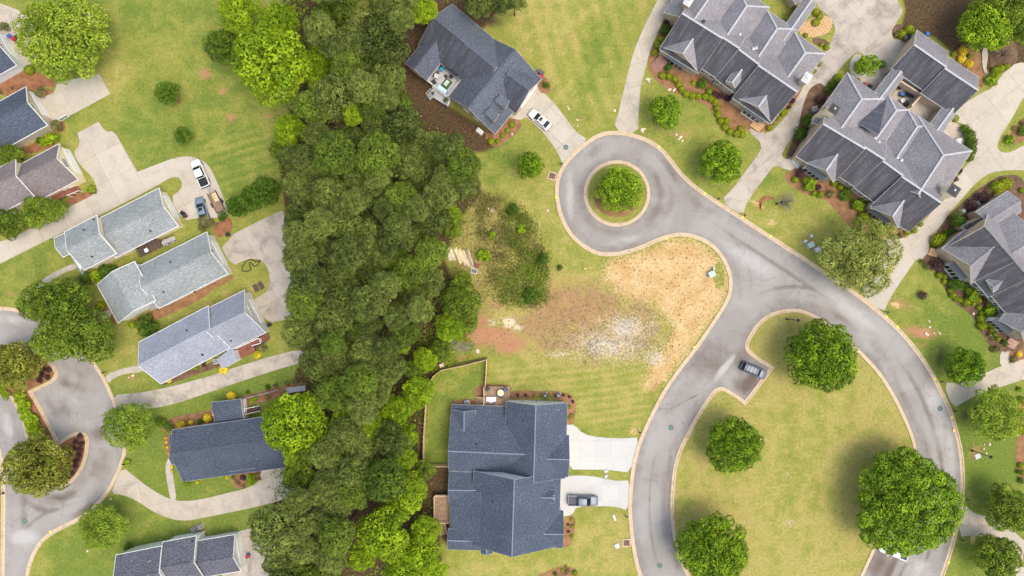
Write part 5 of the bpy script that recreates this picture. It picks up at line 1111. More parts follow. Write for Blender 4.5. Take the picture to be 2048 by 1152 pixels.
bushes('in the fan-shaped bed by the garage drive', CV(400,862,T), [(345,372,28,'plum'),(400,370,34,'bright'),(425,400,32,'bright'),(395,415,28,'bright'),(215,370,16,'gold'),(265,370,18,'azalea'),(460,330,20,'azalea'),(440,345,18,'azalea'),(310,420,18,'azalea'),(345,440,18,'azalea'),(290,400,16,'azalea'),(470,380,16,'azalea')])
bushes('beside the red-brown deck', CV(400,580,T), [(455,515,34,'gold'),(190,632,40,'gold'),(515,465,26,'azalea'),(245,840,34,'gold'),(760,730,26,'azalea'),(600,760,22,'azalea'),(540,775,24,'holly'),(690,740,20,'azalea'),(410,885,20,'lime'),(440,860,24,'lime'),(380,815,20,'holly'),(540,850,22,'azalea')])
bushes('on the mulched traffic island', CV(0,862,T), bx('plum', 25, [(637,38),(608,85),(650,100),(588,130),(635,148),(570,180),(630,190),(550,235),(608,238),(598,287),(545,292),(577,340),(520,340),(537,382),(485,375),(468,425),(415,435)]))
bushes('on the rounded end of the traffic island', CV(0,580,T), bx('plum', 27, [(345,580),(343,630),(392,640),(330,675),(378,688),(315,718)]))
bushes('along the narrow neck of the traffic island', None, bx('lime', 13, [(38,795),(50,808),(52,830),(64,840),(66,860),(78,866)]) + bx('bright', 10, [(44,820),(72,852),(58,846),(12,790),(4,780)]))
bushes('behind the parked blue-grey car', CV(400,290,T), [(40,600,46,'azalea'),(85,625,44,'azalea'),(180,570,40,'holly'),(20,650,36,'azalea')])
bushes('in the bed at the sunny lawn edge', CV(1600,862,3.973), [(1757,275,26,'box'),(1740,325,22,'holly'),(1758,395,26,'holly'),(1775,330,20,'box'),(1770,-20,30,'box'),(1775,10,24,'box'),(1765,1060,20,'box')])
bushes('at the edge of the bed beyond the pale tree', CV(1600,580,3.973), [(1760,880,36,'box'),(1770,990,30,'box'),(1745,790,24,'lime'),(1700,550,28,'azalea'),(1740,510,26,'gold'),(1690,560,22,'azalea'),(1540,475,30,'weed'),(1570,470,26,'weed')])
# bare twiggy shrubs
def twiggy(px, py, rpx, label, mat, h=1.8):
    m = MB(); r = M_(rpx)
    for i in range(90):
        a = random.uniform(0, 6.28); d = random.uniform(.25, 1) * r; e = Vector((math.cos(a) * d, math.sin(a) * d, h * random.uniform(.6, 1.0))); mid = e * .5 + Vector((0, 0, h * .1))
        m.tube((0, 0, 0), mid, .03, .022, 4, cap=False); m.tube(mid, e, .022, .008, 4, cap=False)
        for _ in range(2):
            a2 = a + random.uniform(-.8, .8); m.tube(mid, mid + Vector((math.cos(a2) * d * .4, math.sin(a2) * d * .4, h * .25)), .016, .006, 4, cap=False)
    return tag(m.build('bare_shrub', mat, None, P(px, py)), label, 'shrub')
twiggy(2003, 108, 27, 'bare brown twiggy shrub beside the curved garden path', MAT['twig'])
twiggy(1570, 405, 24, 'leafless grey twiggy shrub on the lawn near the kerb', MAT['bark_lt'])
for x, y, lb in ((912,690,'heap of grey cut branches at the woodland edge'),(930,695,'smaller heap of grey branches beside the red clay')):
    m = MB()
    for _ in range(110):
        c = Vector((random.gauss(0, .9), random.gauss(0, .5), random.uniform(.05, .5))); a = random.gauss(.5, .5); L = random.uniform(.6, 1.8); d = Vector((math.cos(a), -math.sin(a), random.uniform(-.15, .15))) * L / 2; m.tube(c - d, c + d, .035, .012, 4, cap=False)
    tag(m.build('brush_pile', MAT['bark_lt'], None, P(x, y)), lb, 'brush pile')
# ------------------------------------------------------------------ vehicles
def paint(name, c, metal=0.3):
    if name in MC: return MC[name]
    m = NT(name); f = m.ramp(m.noise(2.0, 3), 0.3, 0.7, .94, 1.06); m.fin(m.scale(c, f), 0.42, 0.4, metal * .6)
    m.b.inputs['Coat Weight'].default_value = 0.2; m.b.inputs['Coat Roughness'].default_value = 0.12; MC[name] = m.mat; return m.mat
def loft(mb, rings, mi=0, cap=True):
    for a, b in zip(rings, rings[1:]):
        n = len(a)
        for i in range(n - 1): mb.poly([a[i], a[i + 1], b[i + 1], b[i]], mi)
    if cap: mb.poly(rings[0], mi); mb.poly(rings[-1][::-1], mi)
def vehicle(name, px, py, head, L, W, Ht, pt, kind, label, cat='car', bed_mat='black'):
    ang = math.atan2(-head[1], head[0]); c = P(px, py, .8); root = empty(name, (c.x, c.y, 0), ang); tag(root, label, cat)
    h = W / 2; zs = {'sedan': .88, 'suv': 1.05, 'pickup': 1.08}[kind]; zh = zs + (.02 if kind == 'sedan' else .06)
    def sec(x, w, zt, zb=.28):
        q = [(0, zb), (w * .9, zb), (w, .5), (w * .99, zt - .18), (w * .94, zt - .05), (w * .8, zt), (w * .4, zt + .025), (0, zt + .03)]
        return [Vector((x, y, z)) for y, z in q] + [Vector((x, -y, z)) for y, z in q[::-1][1:]]
    hb = -L / 2 + 1.75
    st = [(-L/2, h*.80, zs-.22), (-L/2+.06, h*.90, zs-.06), (-L/2+.25, h*.97, zs), (-L/4, h, zs), (0, h, zs), (L/4, h*.99, zs), (L/2-.9, h*.97, zh-.04), (L/2-.35, h*.92, zs-.1), (L/2-.1, h*.80, zs-.2), (L/2, h*.62, zs-.35)]
    if kind == 'pickup': st = [(-L/2+.02, h*.93, .62), (-L/2+.2, h*.95, .64), (hb, h*.96, .64), (hb+.02, h, zs)] + st[4:]
    b = MB(); loft(b, [sec(*s) for s in st]); b.build('body', pt, root, smooth=True, weld=True)
    if kind == 'sedan': cb, ct, ft, fb = -L*.395, -L*.235, L*.05, L*.235
    elif kind == 'suv': cb, ct, ft, fb = -L*.485, -L*.405, L*.10, L*.255
    else: cb, ct, ft, fb = hb+.03, hb+.2, L*.10, L*.25
    wb, wt = h*.90, h*.74; zt = Ht
    lo = [Vector((cb, -wb*.96, zs+.015)), Vector((fb, -wb*.9, zs+.015)), Vector((fb, wb*.9, zs+.03)), Vector((cb, wb*.96, zs+.015))]
    hi = [Vector((ct, -wt, zt-.06)), Vector((ft, -wt*.96, zt-.06)), Vector((ft, wt*.96, zt-.06)), Vector((ct, wt, zt-.06))]
    g = MB()
    for i in range(4): g.poly([lo[i], lo[(i+1) % 4], hi[(i+1) % 4], hi[i]])
    g.poly(hi); gl = g.build('window_glass', MAT['carglass'], root)
    pl = MB()
    for i in range(4):
        d = (hi[i] - lo[i]); pl.bar(lo[i] - d * .02, hi[i], .09, .05)
    if kind != 'pickup':
        xm = (cb + fb) / 2
        for s in (-1, 1): pl.bar(Vector((xm, s * wb*.95, zs-.06)), Vector(((ct+ft)/2, s * wt*.99, zt-.06)), .1, .04)
    pl.build('pillars', pt, gl)
    r = MB(); rr = []
    for x, k, dz in ((ct-.04, .9, -.03), (ct+.12, 1.0, .0), ((ct+ft)/2, 1.02, .03), (ft-.12, .98, .0), (ft+.05, .88, -.035)):
        rr.append([Vector((x, y*k*wt, zt+dz+e)) for y, e in ((-1.0, -.08), (-.98, -.02), (-.7, .015), (0, .03), (.7, .015), (.98, -.02), (1.0, -.08))])
    loft(r, rr, cap=False); ro = r.build('roof_panel', pt, root, smooth=True, weld=True)
    if kind == 'sedan':
        s_ = MB(); s_.box(((ct+ft)/2+.25, 0, zt+.045), (.6, wt*1.1, .02)); s_.build('sunroof', MAT['carglass'], ro)
    if kind == 'suv':
        s_ = MB()
        for s in (-1, 1): s_.bar((ct+.1, s*wt*.86, zt+.05), (ft-.2, s*wt*.86, zt+.05), .06, .07)
        for k in range(4): x = ct + .3 + k * (ft-ct-.6)/3; s_.bar((x, -wt*.86, zt+.07), (x, wt*.86, zt+.07), .06, .05)
        s_.build('roof_rack', MAT['dark'], ro)
    if kind == 'pickup':
        bd = MB(); x0, x1 = -L/2+.02, hb
        for s in (-1, 1): bd.box(((x0+x1)/2, s*(h*.93), (.6+zs)/2), (x1-x0, .14, zs-.6+.02))
        bd.box((x0+.05, 0, (.6+zs)/2), (.11, W*.84, zs-.6)); bdo = bd.build('cargo_bed', pt, root, bevel=.02)
        fl = MB(); fz = zs-.10 if bed_mat == 'black' else .70
        fl.box(((x0+x1)/2+.02, 0, fz), (x1-x0-.14, W*.80, .06))
        if bed_mat != 'black':
            for k in range(7): fl.box(((x0+x1)/2, (k-3)*W*.11, fz+.04), (x1-x0-.2, .05, .03))
        fl.build('bed_liner', MAT[bed_mat], bdo)
    for sx in (-L*.31, L*.31):
        for s in (-1, 1):
            w_ = MB(); w_.tube((sx, s*(h-.24), .35), (sx, s*(h+.005), .35), .35, n=18); wo_ = w_.build('wheel', MAT['rubber'], root)
            w_ = MB(); w_.tube((sx, s*(h+.004), .35), (sx, s*(h+.016), .35), .22, n=14); w_.build('rim', MAT['galv'], wo_)
    for s in (-1, 1):
        m = MB(); m.box((L/2-.30, s*h*.66, zs-.25), (.3, .34, .13)); m.build('headlight', MAT['util_g'], root, bevel=.03)
        m = MB(); m.box((-L/2+.03, s*h*.78, zs-.18), (.12, .2, .3)); m.build('tail_light', MAT['red'], root, bevel=.02)
        m = MB(); m.box((fb-.28, s*(h+.12), zs+.08), (.14, .24, .16)); m.build('mirror', pt, root, bevel=.03)
    m = MB(); m.box((L/2-.04, 0, .48), (.12, W*.86, .2)); m.build('bumper', MAT['dark'], root, bevel=.03)
    m = MB(); m.box((-L/2-.0, 0, .48), (.12, W*.86, .2)); m.build('bumper', MAT['dark'], root, bevel=.03)
    return root
MAT['carglass'] = plain('car_window_glass', (0.012, 0.02, 0.026), 0.08, 0.35, var=0.02)
pw, pg, pb, ps = paint('white_car_paint', (.75, .75, .74), 0), paint('graphite_car_paint', (.16, .18, .22)), paint('blue_grey_car_paint', (.17, .22, .28)), paint('silver_blue_car_paint', (.13, .15, .20))
vehicle('pickup_truck', 400, 346.5, (-80,-190), 5.5, 1.95, 1.85, pw, 'pickup', 'white pickup with black covered bed parked by the lawn edge', 'pickup')
vehicle('parked_car', 403, 418, (-42,-140), 4.6, 1.8, 1.42, pb, 'sedan', 'blue-grey saloon parked beside the utility trailer')
vehicle('parked_car', 1080, 239, (-80,-67), 4.85, 1.85, 1.45, pw, 'sedan', 'white saloon with sunroof on the slate-roofed house drive')
vehicle('pickup_truck', 1166, 1001.5, (1, .02), 5.7, 1.98, 1.85, pg, 'pickup', 'dark grey pickup on the new white driveway', 'pickup', 'tin')
vehicle('parked_car', 1507.5, 740.5, (200,84), 5.05, 1.98, 1.82, ps, 'suv', 'grey-blue estate with roof rack in the kerbed parking bay')
vehicle('pickup_truck', 1788, 1103, (-180,-62), 5.5, 1.95, 1.85, pw, 'pickup', 'white pickup half hidden below the very large tree', 'pickup', 'tin')
# utility trailer
c = P(435, 404.5); rt = tag(empty('utility_trailer', c, math.atan2(-160, 80)), 'rusty flatbed utility trailer with pale slatted ramp behind the pickup', 'trailer')
m = MB(); m.box((0, 0, .5), (4.0, 1.6, .06))
for k in range(8): m.box((0, -.7 + k * .2, .55), (3.95, .17, .04))
m.build('trailer_deck', MAT['slat'], rt)
m = MB()
for s in (-1, 1): m.box((0, s * .83, .62), (4.1, .07, .3))
m.box((2.03, 0, .6), (.07, 1.7, .26)); m.build('side_rail', MAT['dark'], rt)
m = MB(); m.bar((-2.0, .55, .46), (-3.0, 0, .46), .1, .1); m.bar((-2.0, -.55, .46), (-3.0, 0, .46), .1, .1); m.box((-3.05, 0, .5), (.25, .2, .2)); m.build('hitch', MAT['galv'], rt)
for s in (-1, 1):
    m = MB(); m.tube((.3, s * .92, .32), (.3, s * 1.12, .32), .32, n=16); m.build('wheel', MAT['rubber'], rt)
    m = MB(); m.box((.3, s * 1.02, .68), (.9, .26, .05)); m.build('mudguard', MAT['dark'], rt)
m = MB()
for k in range(6): m.box((-1.55 + k * .28, .25, .64), (.16, .75, .06))
for s in (-.12, .62): m.box((-.85, s, .60), (1.75, .06, .06))
m.build('ramp', MAT['lumber'], rt)
# ------------------------------------------------------------------ decks, steps, fences
def deck(name, pts, z, mat, label, plank_ang, parent_cat='deck', rails=(), rail_mat='white', rh=.9, plank=.15, posts=True):
    w = ccw([tuple(P(*p, z).xy) for p in pts]); cx = sum(p[0] for p in w) / len(w); cy = sum(p[1] for p in w) / len(w)
    rt = tag(empty(name, (cx, cy, 0)), label, parent_cat); w = [(x - cx, y - cy) for x, y in w]
    m = MB(); ca, sa = math.cos(R(plank_ang)), math.sin(R(plank_ang)); U = [(x * ca + y * sa, -x * sa + y * ca) for x, y in w]
    y0, y1 = min(u[1] for u in U), max(u[1] for u in U); k = y0
    while k < y1:
        c_ = clip(clip(U, (0, 1), -(k + .008)), (0, -1), k + plank - .008)
        if len(c_) >= 3 and area(c_) > .01: m.prism([(x * ca - y * sa, x * sa + y * ca) for x, y in c_], z - .04, z + random.uniform(-.004, .004))
        k += plank
    tag(m.build('decking', MAT[mat], rt), kind='stuff')
    f = MB(); f.prism(offset(w, .03), z - .24, z - .05)
    for p in offset(w, .15): f.box((p[0], p[1], z / 2 - .1), (.12, .12, z - .05))
    f.build('deck_frame', MAT['deck'], rt)
    for i in rails:
        a, b = Vector((*w[i], 0)), Vector((*w[(i + 1) % len(w)], 0)); L = (b - a).length; r = MB(); n = max(1, int(L / 1.6))
        for j in range(n + 1): p = a.lerp(b, j / n); r.box((p.x, p.y, z + rh / 2), (.1, .1, rh + .1))
        for hh in (rh, .1): r.bar(a + Vector((0, 0, z + hh)), b + Vector((0, 0, z + hh)), .09, .05)
        nb = int(L / .13)
        for j in range(1, nb): p = a.lerp(b, j / nb); r.box((p.x, p.y, z + rh / 2), (.03, .03, rh))
        r.build('railing', MAT[rail_mat], rt)
    return rt
def steps(name, p0, p1, width, z0, n, mat, label, side=None):
    """flight from p0 (top, height z0) down to p1 (ground)"""
    a, b = P(*p0, z0), P(*p1); a.z = b.z = 0; d = (b - a); ang = math.atan2(d.y, d.x); L = d.length
    rt = tag(empty(name, a, ang), label, 'steps')
    for i in range(n):
        zt = z0 * (n - i) / (n + 1); m = MB(); m.box((L * (i + .5) / n, 0, zt / 2), (L / n + .02, width, zt)); m.build('step', MAT[mat], rt, bevel=.015)
    if side:
        for s in (-1, 1):
            m = MB(); m.bar((0, s * width / 2, z0 + .85), (L, s * width / 2, .85), .08, .07)
            for t in (0, .5, 1): m.box((L * t, s * width / 2, (z0 * (1 - t) + .85) / 2), (.09, .09, z0 * (1 - t) + .85))
            m.build('railing', MAT[side], rt)
z = ZM(880, 760, 3.114)
deck('deck', [z(274,40), z(435,40), z(435,113), z(410,158), z(274,158)], 1.1, 'deck', 'wooden back deck with round table behind the blue-roofed duplex', 0, rails=(0, 4), rail_mat='wood_new')
steps('deck_steps', z(272,128), z(226,122), 1.2, 1.1, 4, 'deck', 'wooden steps down from the duplex back deck', 'wood_new')
deck('deck', [(869,990), (900,990), (900,1043), (869,1043)], 1.3, 'deck', 'bare wooden deck on the woodland side of the duplex', 0, rails=(0, 1, 2, 3), rail_mat='wood_new')
steps('deck_steps', (884,1046), (890,1068), 1.2, 1.2, 4, 'deck', 'narrow steps below the bare wooden deck', 'wood_new')
z = ZM(800, 0, 3.972)
deck('deck', [z(212,640), z(322,500), z(490,630), z(380,778)], 1.7, 'deck_grey', 'pale grey furnished deck in the angle of the slate-roofed house', 38, rails=(0, 2, 3))
deck('deck', [z(262,700), z(402,800), z(380,845), z(225,752)], 1.0, 'deck_grey', 'lower deck landing beside the pale grey furnished deck', 38, rails=(1, 2))
steps('deck_steps', z(262,735), z(225,775), 1.2, 1.0, 4, 'deck_grey', 'white-railed steps off the lower deck landing', 'white')
z = ZM(400, 580, 3.972)
deck('deck', [z(278,472), z(478,378), z(498,418), z(425,440), z(442,488), z(318,548)], 1.0, 'deck_red', 'red-brown deck with white railing behind the pale blue-roofed house', 27, rails=(2, 3, 4, 5))
steps('deck_steps', z(470,398), z(530,372), 1.0, 1.0, 4, 'deck_red', 'red-brown deck steps beside the white gable')
z = ZM(0, 290, 3.972)
deck('deck', [z(1095,825), z(1250,752), z(1290,760), z(1262,820), z(1125,886)], 1.0, 'stain_brown', 'narrow dark deck with white chair between grey-roofed houses', 27, rails=(3, 4), rail_mat='stain_brown')
steps('deck_steps', z(1285,785), z(1392,742), 1.1, 1.0, 5, 'deck_grey', 'pale steps at the end of the narrow dark deck', 'stain_brown')
z = ZM(0, 160, 4.43)
deck('deck', [z(445,1025), z(520,978), z(595,985), z(600,1020), z(492,1075)], 1.3, 'deck_red', 'brown landing behind the cream house wall', 27, rails=(3,))
steps('deck_steps', z(600,1002), z(708,962), 1.3, 1.3, 6, 'deck_red', 'red-brown flight of steps with white rails by the cream house', 'white')
z = ZM(320, 780, 5.762)
deck('deck', [z(945,110), z(990,100), z(1000,260), z(960,275)], 1.0, 'deck_grey', 'white framed porch landing behind the navy-roofed house', 75, rails=(0, 1))
steps('deck_steps', z(990,240), z(1160,205), 1.0, 1.0, 6, 'stain_brown', 'dark steps with white rail behind the navy-roofed house', 'white')
z = ZM(400, 580, 3.972)
steps('garden_steps', z(835,780), z(690,798), 1.0, .7, 9, 'deck_grey', 'slatted grey garden steps near the woodland edge')
z = ZM(1200, 0, 3.972)
steps('entrance_steps', z(512,462), z(432,548), 2.1, 1.0, 6, 'pavers', 'brick entrance steps beside the long curved drive')
steps('entrance_steps', z(1275,960), z(1225,1022), 2.2, .8, 4, 'stone', 'tan flagstone steps before the house with a dormer')
steps('entrance_steps', (1602,318), (1588,330), 2.0, .6, 3, 'util_g', 'pale stone steps at the courtyard house front')
steps('entrance_steps', (1872,498), (1864,512), 1.8, .6, 3, 'stone', 'stone steps by the drive of the house with white bays')
steps('entrance_steps', (2030,680), (2018,694), 2.0, .6, 3, 'brick_red', 'brick steps at the end of the curved front path')
def fence(pts, label, h=1.8, mat='wood_new', gap=.0):
    p3 = [P(*p) for p in pts]; o = p3[0]; rt = tag(empty('fence', o), label, 'fence'); pk = MB(); rl = MB()
    for a, b in zip(p3, p3[1:]):
        L = (b - a).length; d = (b - a) / L; ang = math.atan2(d.y, d.x); n = max(1, round(L / 2.4))
        for j in range(n):
            q = a + d * (L * j / n) - o; m = MB(); m.box((q.x, q.y, h / 2 + .04), (.11, .11, h + .1), ang); m.build('post', MAT[mat], rt)
        k = int(L / .15)
        for j in range(k):
            q = a + d * (L * (j + .5) / k) - o; nx = Vector((-d.y, d.x, 0)) * .07; q = q + nx; pk.box((q.x, q.y, h / 2 + random.uniform(-.02, .02)), (.138, .025, h), ang)
        for hh in (.3, h - .12): rl.bar(a - o + Vector((0, 0, hh)), b - o + Vector((0, 0, hh)), .05, .09)
    q = p3[-1] - o; m = MB(); m.box((q.x, q.y, h / 2 + .04), (.11, .11, h + .1)); m.build('post', MAT[mat], rt)
    tag(pk.build('pickets', MAT[mat], rt), kind='stuff'); rl.build('rail', MAT[mat], rt)
fence([(971,772), (972.5,751), (974,718), (926,730), (883,739), (868,751), (857,769), (854,794), (849,870), (847.5,929), (897,929)], 'new pale board fence enclosing the lawn beside the duplex')
fence([(490,796), (560,779)], 'low grey wire fence behind the navy-roofed house', .9, 'deck_grey')
# ------------------------------------------------------------------ furniture
def chair(px, py, z, rz, mat, label, w=.75):
    c = P(px, py, z + .4); rt = tag(empty('outdoor_chair', (c.x, c.y, z), rz), label, 'chair')
    m = MB(); m.box((0, 0, .38), (w, w, .16)); m.build('seat', MAT[mat], rt, bevel=.03)
    m = MB(); m.box((-w / 2 + .06, 0, .65), (.12, w, .5)); m.build('backrest', MAT['dark'], rt, bevel=.03)
    for s in (-1, 1): m = MB(); m.box((0, s * (w / 2 + .03), .5), (w, .07, .1)); m.build('armrest', MAT['dark'], rt)
    for sx in (-1, 1):
        for s in (-1, 1): m = MB(); m.box((sx * w * .42, s * w * .42, .16), (.06, .06, .32)); m.build('leg', MAT['dark'], rt)
def table(px, py, z, r, mat, label):
    c = P(px, py, z + .7); rt = tag(empty('round_table', (c.x, c.y, z)), label, 'table')
    m = MB(); m.lathe((0, 0, .7), [(r, 0), (r, .05)], 24); m.build('table_top', MAT[mat], rt); m = MB(); m.lathe((0, 0, 0), [(r * .5, 0), (.06, .08), (.06, .7)], 12); m.build('pedestal', MAT['dark'], rt)
z = ZM(800, 0, 3.972)
chair(*z(333,545), 1.7, -.9, 'teal', 'teal cushioned armchair in the inner corner of the grey deck', .85); chair(*z(286,603), 1.7, -.3, 'util_g', 'pale cushioned armchair along the grey deck rail', .9); chair(*z(270,652), 1.7, .6, 'dark', 'dark armchair at the outer corner of the grey deck')
chair(*z(365,607), 1.7, -2.2, 'dark', 'small dark stool chair near the house door on the grey deck', .45); chair(*z(405,612), 1.7, -2.2, 'dark', 'dark grill chair against the house wall on the grey deck', .6); chair(*z(303,575), 1.7, 0, 'iron', 'little dark side seat between the two armchairs', .45)
c = P(*z(370,665), 1.75); m = MB(); m.box((0, 0, .01), (1.9, 1.5, .02)); tag(m.build('rug', MAT['rug'], None, (c.x, c.y, 1.705), R(52)), 'green bordered rug on the pale grey deck', 'rug')
c = P(*z(370,660), 2.1); rt = tag(empty('coffee_table', (c.x, c.y, 1.725), R(52)), 'pale coffee table on the green rug', 'table'); m = MB(); m.box((0, 0, .42), (1.1, .7, .06)); m.build('table_top', MAT['util_g'], rt)
for sx in (-.48, .48):
    for sy in (-.28, .28): m = MB(); m.box((sx, sy, .2), (.06, .06, .4)); m.build('leg', MAT['dark'], rt)
c = P(*z(335,710), 2.0); rt = tag(empty('sofa', (c.x, c.y, 1.7), R(-38)), 'outdoor sofa with pale blue cushions on the grey deck', 'sofa')
m = MB(); m.box((0, 0, .22), (2.1, .85, .3)); m.build('frame', MAT['dark'], rt)
for k in range(3): m = MB(); m.box((-.66 + k * .66, .03, .43), (.63, .7, .14)); m.build('cushion', plain('pale_blue_cushion', s2l((196, 222, 232)), .9, .1), rt, bevel=.04)
m = MB(); m.box((0, -.40, .55), (2.1, .14, .5)); m.build('backrest', MAT['teal'], rt, bevel=.03)
chair(*z(265,745), 1.0, .5, 'black', 'black chair on the lower deck landing', .5)
c = P(*z(362,797), 1.4); m = MB(); m.lathe((0, 0, 0), [(.2, 0), (.28, .4), (.25, .4)], 12); pt = tag(empty('potted_plant', (c.x, c.y, 1.0)), 'potted plant at the end of the lower deck landing', 'plant'); m.build('pot', MAT['black'], pt); o = mesh_obj('foliage', BUSH['holly'][0][0], pt, (0, 0, .6)); o.scale = (.42,) * 3
z = ZM(880, 760, 3.114)
table(*z(377,80), 1.1, .62, 'lumber', 'round pale table on the duplex back deck')
for x, y, a, lb in ((362,92,.6,'by the deck edge'),(392,70,3.6,'towards the lawn'),(378,102,1.6,'on the house side')): chair(*z(x, y), 1.1, a, 'teal', 'blue chair at the round deck table ' + lb, .5)
chair(*z(297,56), 1.1, -.8, 'dark', 'dark lounge chair in the fence corner of the duplex deck', .7); chair(*z(409,58), 1.1, 3.9, 'blue', 'blue chair in the far corner of the duplex deck', .6)
c = P(*z(318,122), 1.8); rt = tag(empty('outdoor_sofa', (c.x, c.y, 1.1), 0), 'white covered outdoor sofa against the duplex wall', 'sofa'); m = MB(); m.box((0, 0, .3), (1.8, .9, .5)); m.build('seat', MAT['white'], rt, bevel=.05)
for k in range(3): m = MB(); m.box((-.6 + k * .6, -.5, .5), (.5, .25, .3)); m.build('cushion', MAT['blue' if k != 1 else 'util_g'], rt, bevel=.05)
z = ZM(1570, 50, 2.678)
for x, y, a, mt, lb in ((618,330,.4,'black','black lounge chair in the courtyard corner by the garage'),(628,372,1.2,'blue','blue chair between the courtyard chairs'),(650,420,.2,'black','black grill chair against the courtyard divider')): chair(*z(x, y), .06, a, mt, lb, .9)
table(*z(672,365), .06, .85, 'carglass', 'large glass-topped oval table in the courtyard'); table(*z(630,405), .06, .4, 'util_g', 'small white round table in the courtyard')
for x, y, a, mt, lb in ((430,318,.5,'red','red chair on the little side patio'),(455,325,.9,'dark','dark chair on the little side patio'),(455,342,.4,'teal','teal chair on the little side patio')): chair(*z(x, y), .05, a, mt, lb, .7)
table(*z(880,622), .05, .35, 'teal', 'small round teal table on the rear patio')
z = ZM(0, 290, 3.972); chair(*z(1160,838), 1.0, .5, 'white', 'white chair on the narrow dark deck', .8)
# ------------------------------------------------------------------ services
def ac_unit(px, py, label, rz=0.0, mat='galv', s=.85):
    c = P(px, py, .8); rt = tag(empty('air_conditioner', (c.x, c.y, 0), rz), label, 'air conditioner')
    m = MB(); m.box((0, 0, .05), (s + .2, s + .2, .12)); m.build('pad', MAT['conc_grey'], rt)
    m = MB(); m.box((0, 0, .5), (s, s, .8)); m.build('cabinet', MAT[mat], rt, bevel=.04)
    m = MB(); m.lathe((0, 0, .9), [(s * .42, 0), (s * .42, .02)], 18); f = m.build('fan_opening', MAT['black'], rt)
    m = MB()
    for k in range(4): a = k * math.pi / 4; m.bar((-math.cos(a) * s * .4, -math.sin(a) * s * .4, .93), (math.cos(a) * s * .4, math.sin(a) * s * .4, .93), .03, .02)
    m.lathe((0, 0, .93), [(.12, 0), (.12, .03)], 10); m.build('fan_guard', MAT['util_g'], f)
    return rt
for x, y, lb, mt in ((1354,19,'air conditioner beside the long curved drive','util_g'),(1631.5,217,'pale air conditioner beside the shared drive','util_g'),(1955,406,'air conditioner between two dark purple shrubs','util_g'),(386.5,1060,'air conditioner on the straw pad farther from the garage','galv'),(398.5,1055,'air conditioner on the straw pad nearer the garage','galv'),(934,806,'air conditioner inside the fenced lawn of the duplex','util_g'),(1090.5,791.5,'dark air conditioner by the duplex gable wall, beside green shrubs','iron'),(1117,791.5,'dark air conditioner by the duplex gable wall, beside purple shrubs','iron'),(430.7,723,'air conditioner by the lean-to roof of the pale blue-roofed house','util_g')): ac_unit(x, y, lb, .3, mt)
def bin_(px, py, mat, lid, label, rz=0.0):
    c = P(px, py, .9); rt = tag(empty('wheeled_bin', (c.x, c.y, 0), rz), label, 'bin')
    m = MB(); m.hexa([(-.24, -.22, .06), (.24, -.22, .06), (.24, .22, .06), (-.24, .22, .06)], [(-.34, -.3, 1.0), (.34, -.3, 1.0), (.34, .3, 1.0), (-.34, .3, 1.0)]); m.build('body', MAT[mat], rt)
    m = MB(); m.box((.02, 0, 1.04), (.76, .66, .07)); m.build('lid', MAT[lid], rt, bevel=.02)
    for s in (-1, 1): m = MB(); m.tube((-.26, s * .2, .12), (-.26, s * .28, .12), .12, n=12); m.build('wheel', MAT['rubber'], rt)
for x, y, mt, ld, lb in ((18,72,'blue','blue','dark blue wheeled bin by the white house corner'),(26,77,'red','red','red wheeled bin by the white house corner'),(364,426,'black','black','black wheeled bin at the cream garage wall'),(369,432,'red','dark','dark bin with red body at the cream garage wall'),(1078,142,'black','iron','black wheeled bin behind the front gable'),(1084,146,'blue','iron','dark blue wheeled bin behind the front gable'),(1083,152,'red','red','small red bin behind the front gable'),(1812,76,'red','iron','red bin at the outer garage corner shrubs'),(1818,73,'black','black','black bin at the outer garage corner shrubs'),(1855,68,'blue','blue','blue bin behind the garage wall'),(455,469,'iron','black','dark round bin on the orange straw'),(538,650,'blue','black','dark bin at the white gable corner'),(495,1113,'blue','red','blue bin with red lid beside the white garage'),(1275,1,'black','black','')):
    if lb: bin_(x, y, mt, ld, lb, random.uniform(0, 1.5))
c = P(959.4, 262, .5); rt = tag(empty('generator', (c.x, c.y, 0), R(-38)), 'white standby generator in the straw beside the slate-roofed house', 'generator'); m = MB(); m.box((0, 0, .42), (1.25, .7, .75)); m.build('housing', MAT['white'], rt, bevel=.05); m = MB(); m.box((0, 0, .05), (1.5, .95, .1)); m.build('pad', MAT['conc_grey'], rt); m = MB(); m.box((0, 0, .81), (1.0, .45, .04)); m.build('lid', MAT['util_g'], rt)
c = P(1917.6, 280, .8); rt = tag(empty('gas_grill', (c.x, c.y, .05), R(10)), 'white covered grill on the rear patio', 'grill'); m = MB(); m.box((0, 0, .75), (1.2, .6, .35)); m.build('lid', MAT['util_g'], rt, bevel=.08); m = MB(); m.box((0, 0, .3), (1.0, .5, .6)); m.build('cabinet', MAT['dark'], rt); m = MB(); m.box((0, -.42, .55), (.9, .2, .04)); m.build('shelf', MAT['white'], rt)
def pad_box(px, py, s, mat, label, rz=0.4, name='utility_box', cat='utility box'):
    c = P(px, py, .6); rt = tag(empty(name, (c.x, c.y, 0), rz), label, cat); m = MB(); m.box((0, 0, .05), (s[0] + .3, s[1] + .3, .1)); m.build('pad', MAT['conc_grey'], rt)
    m = MB(); m.box((0, 0, s[2] / 2 + .08), s); m.build('cabinet', MAT[mat], rt, bevel=.04); m = MB(); m.box((0, 0, s[2] + .1), (s[0] + .06, s[1] + .06, .05)); m.build('lid', MAT[mat], rt, bevel=.015)
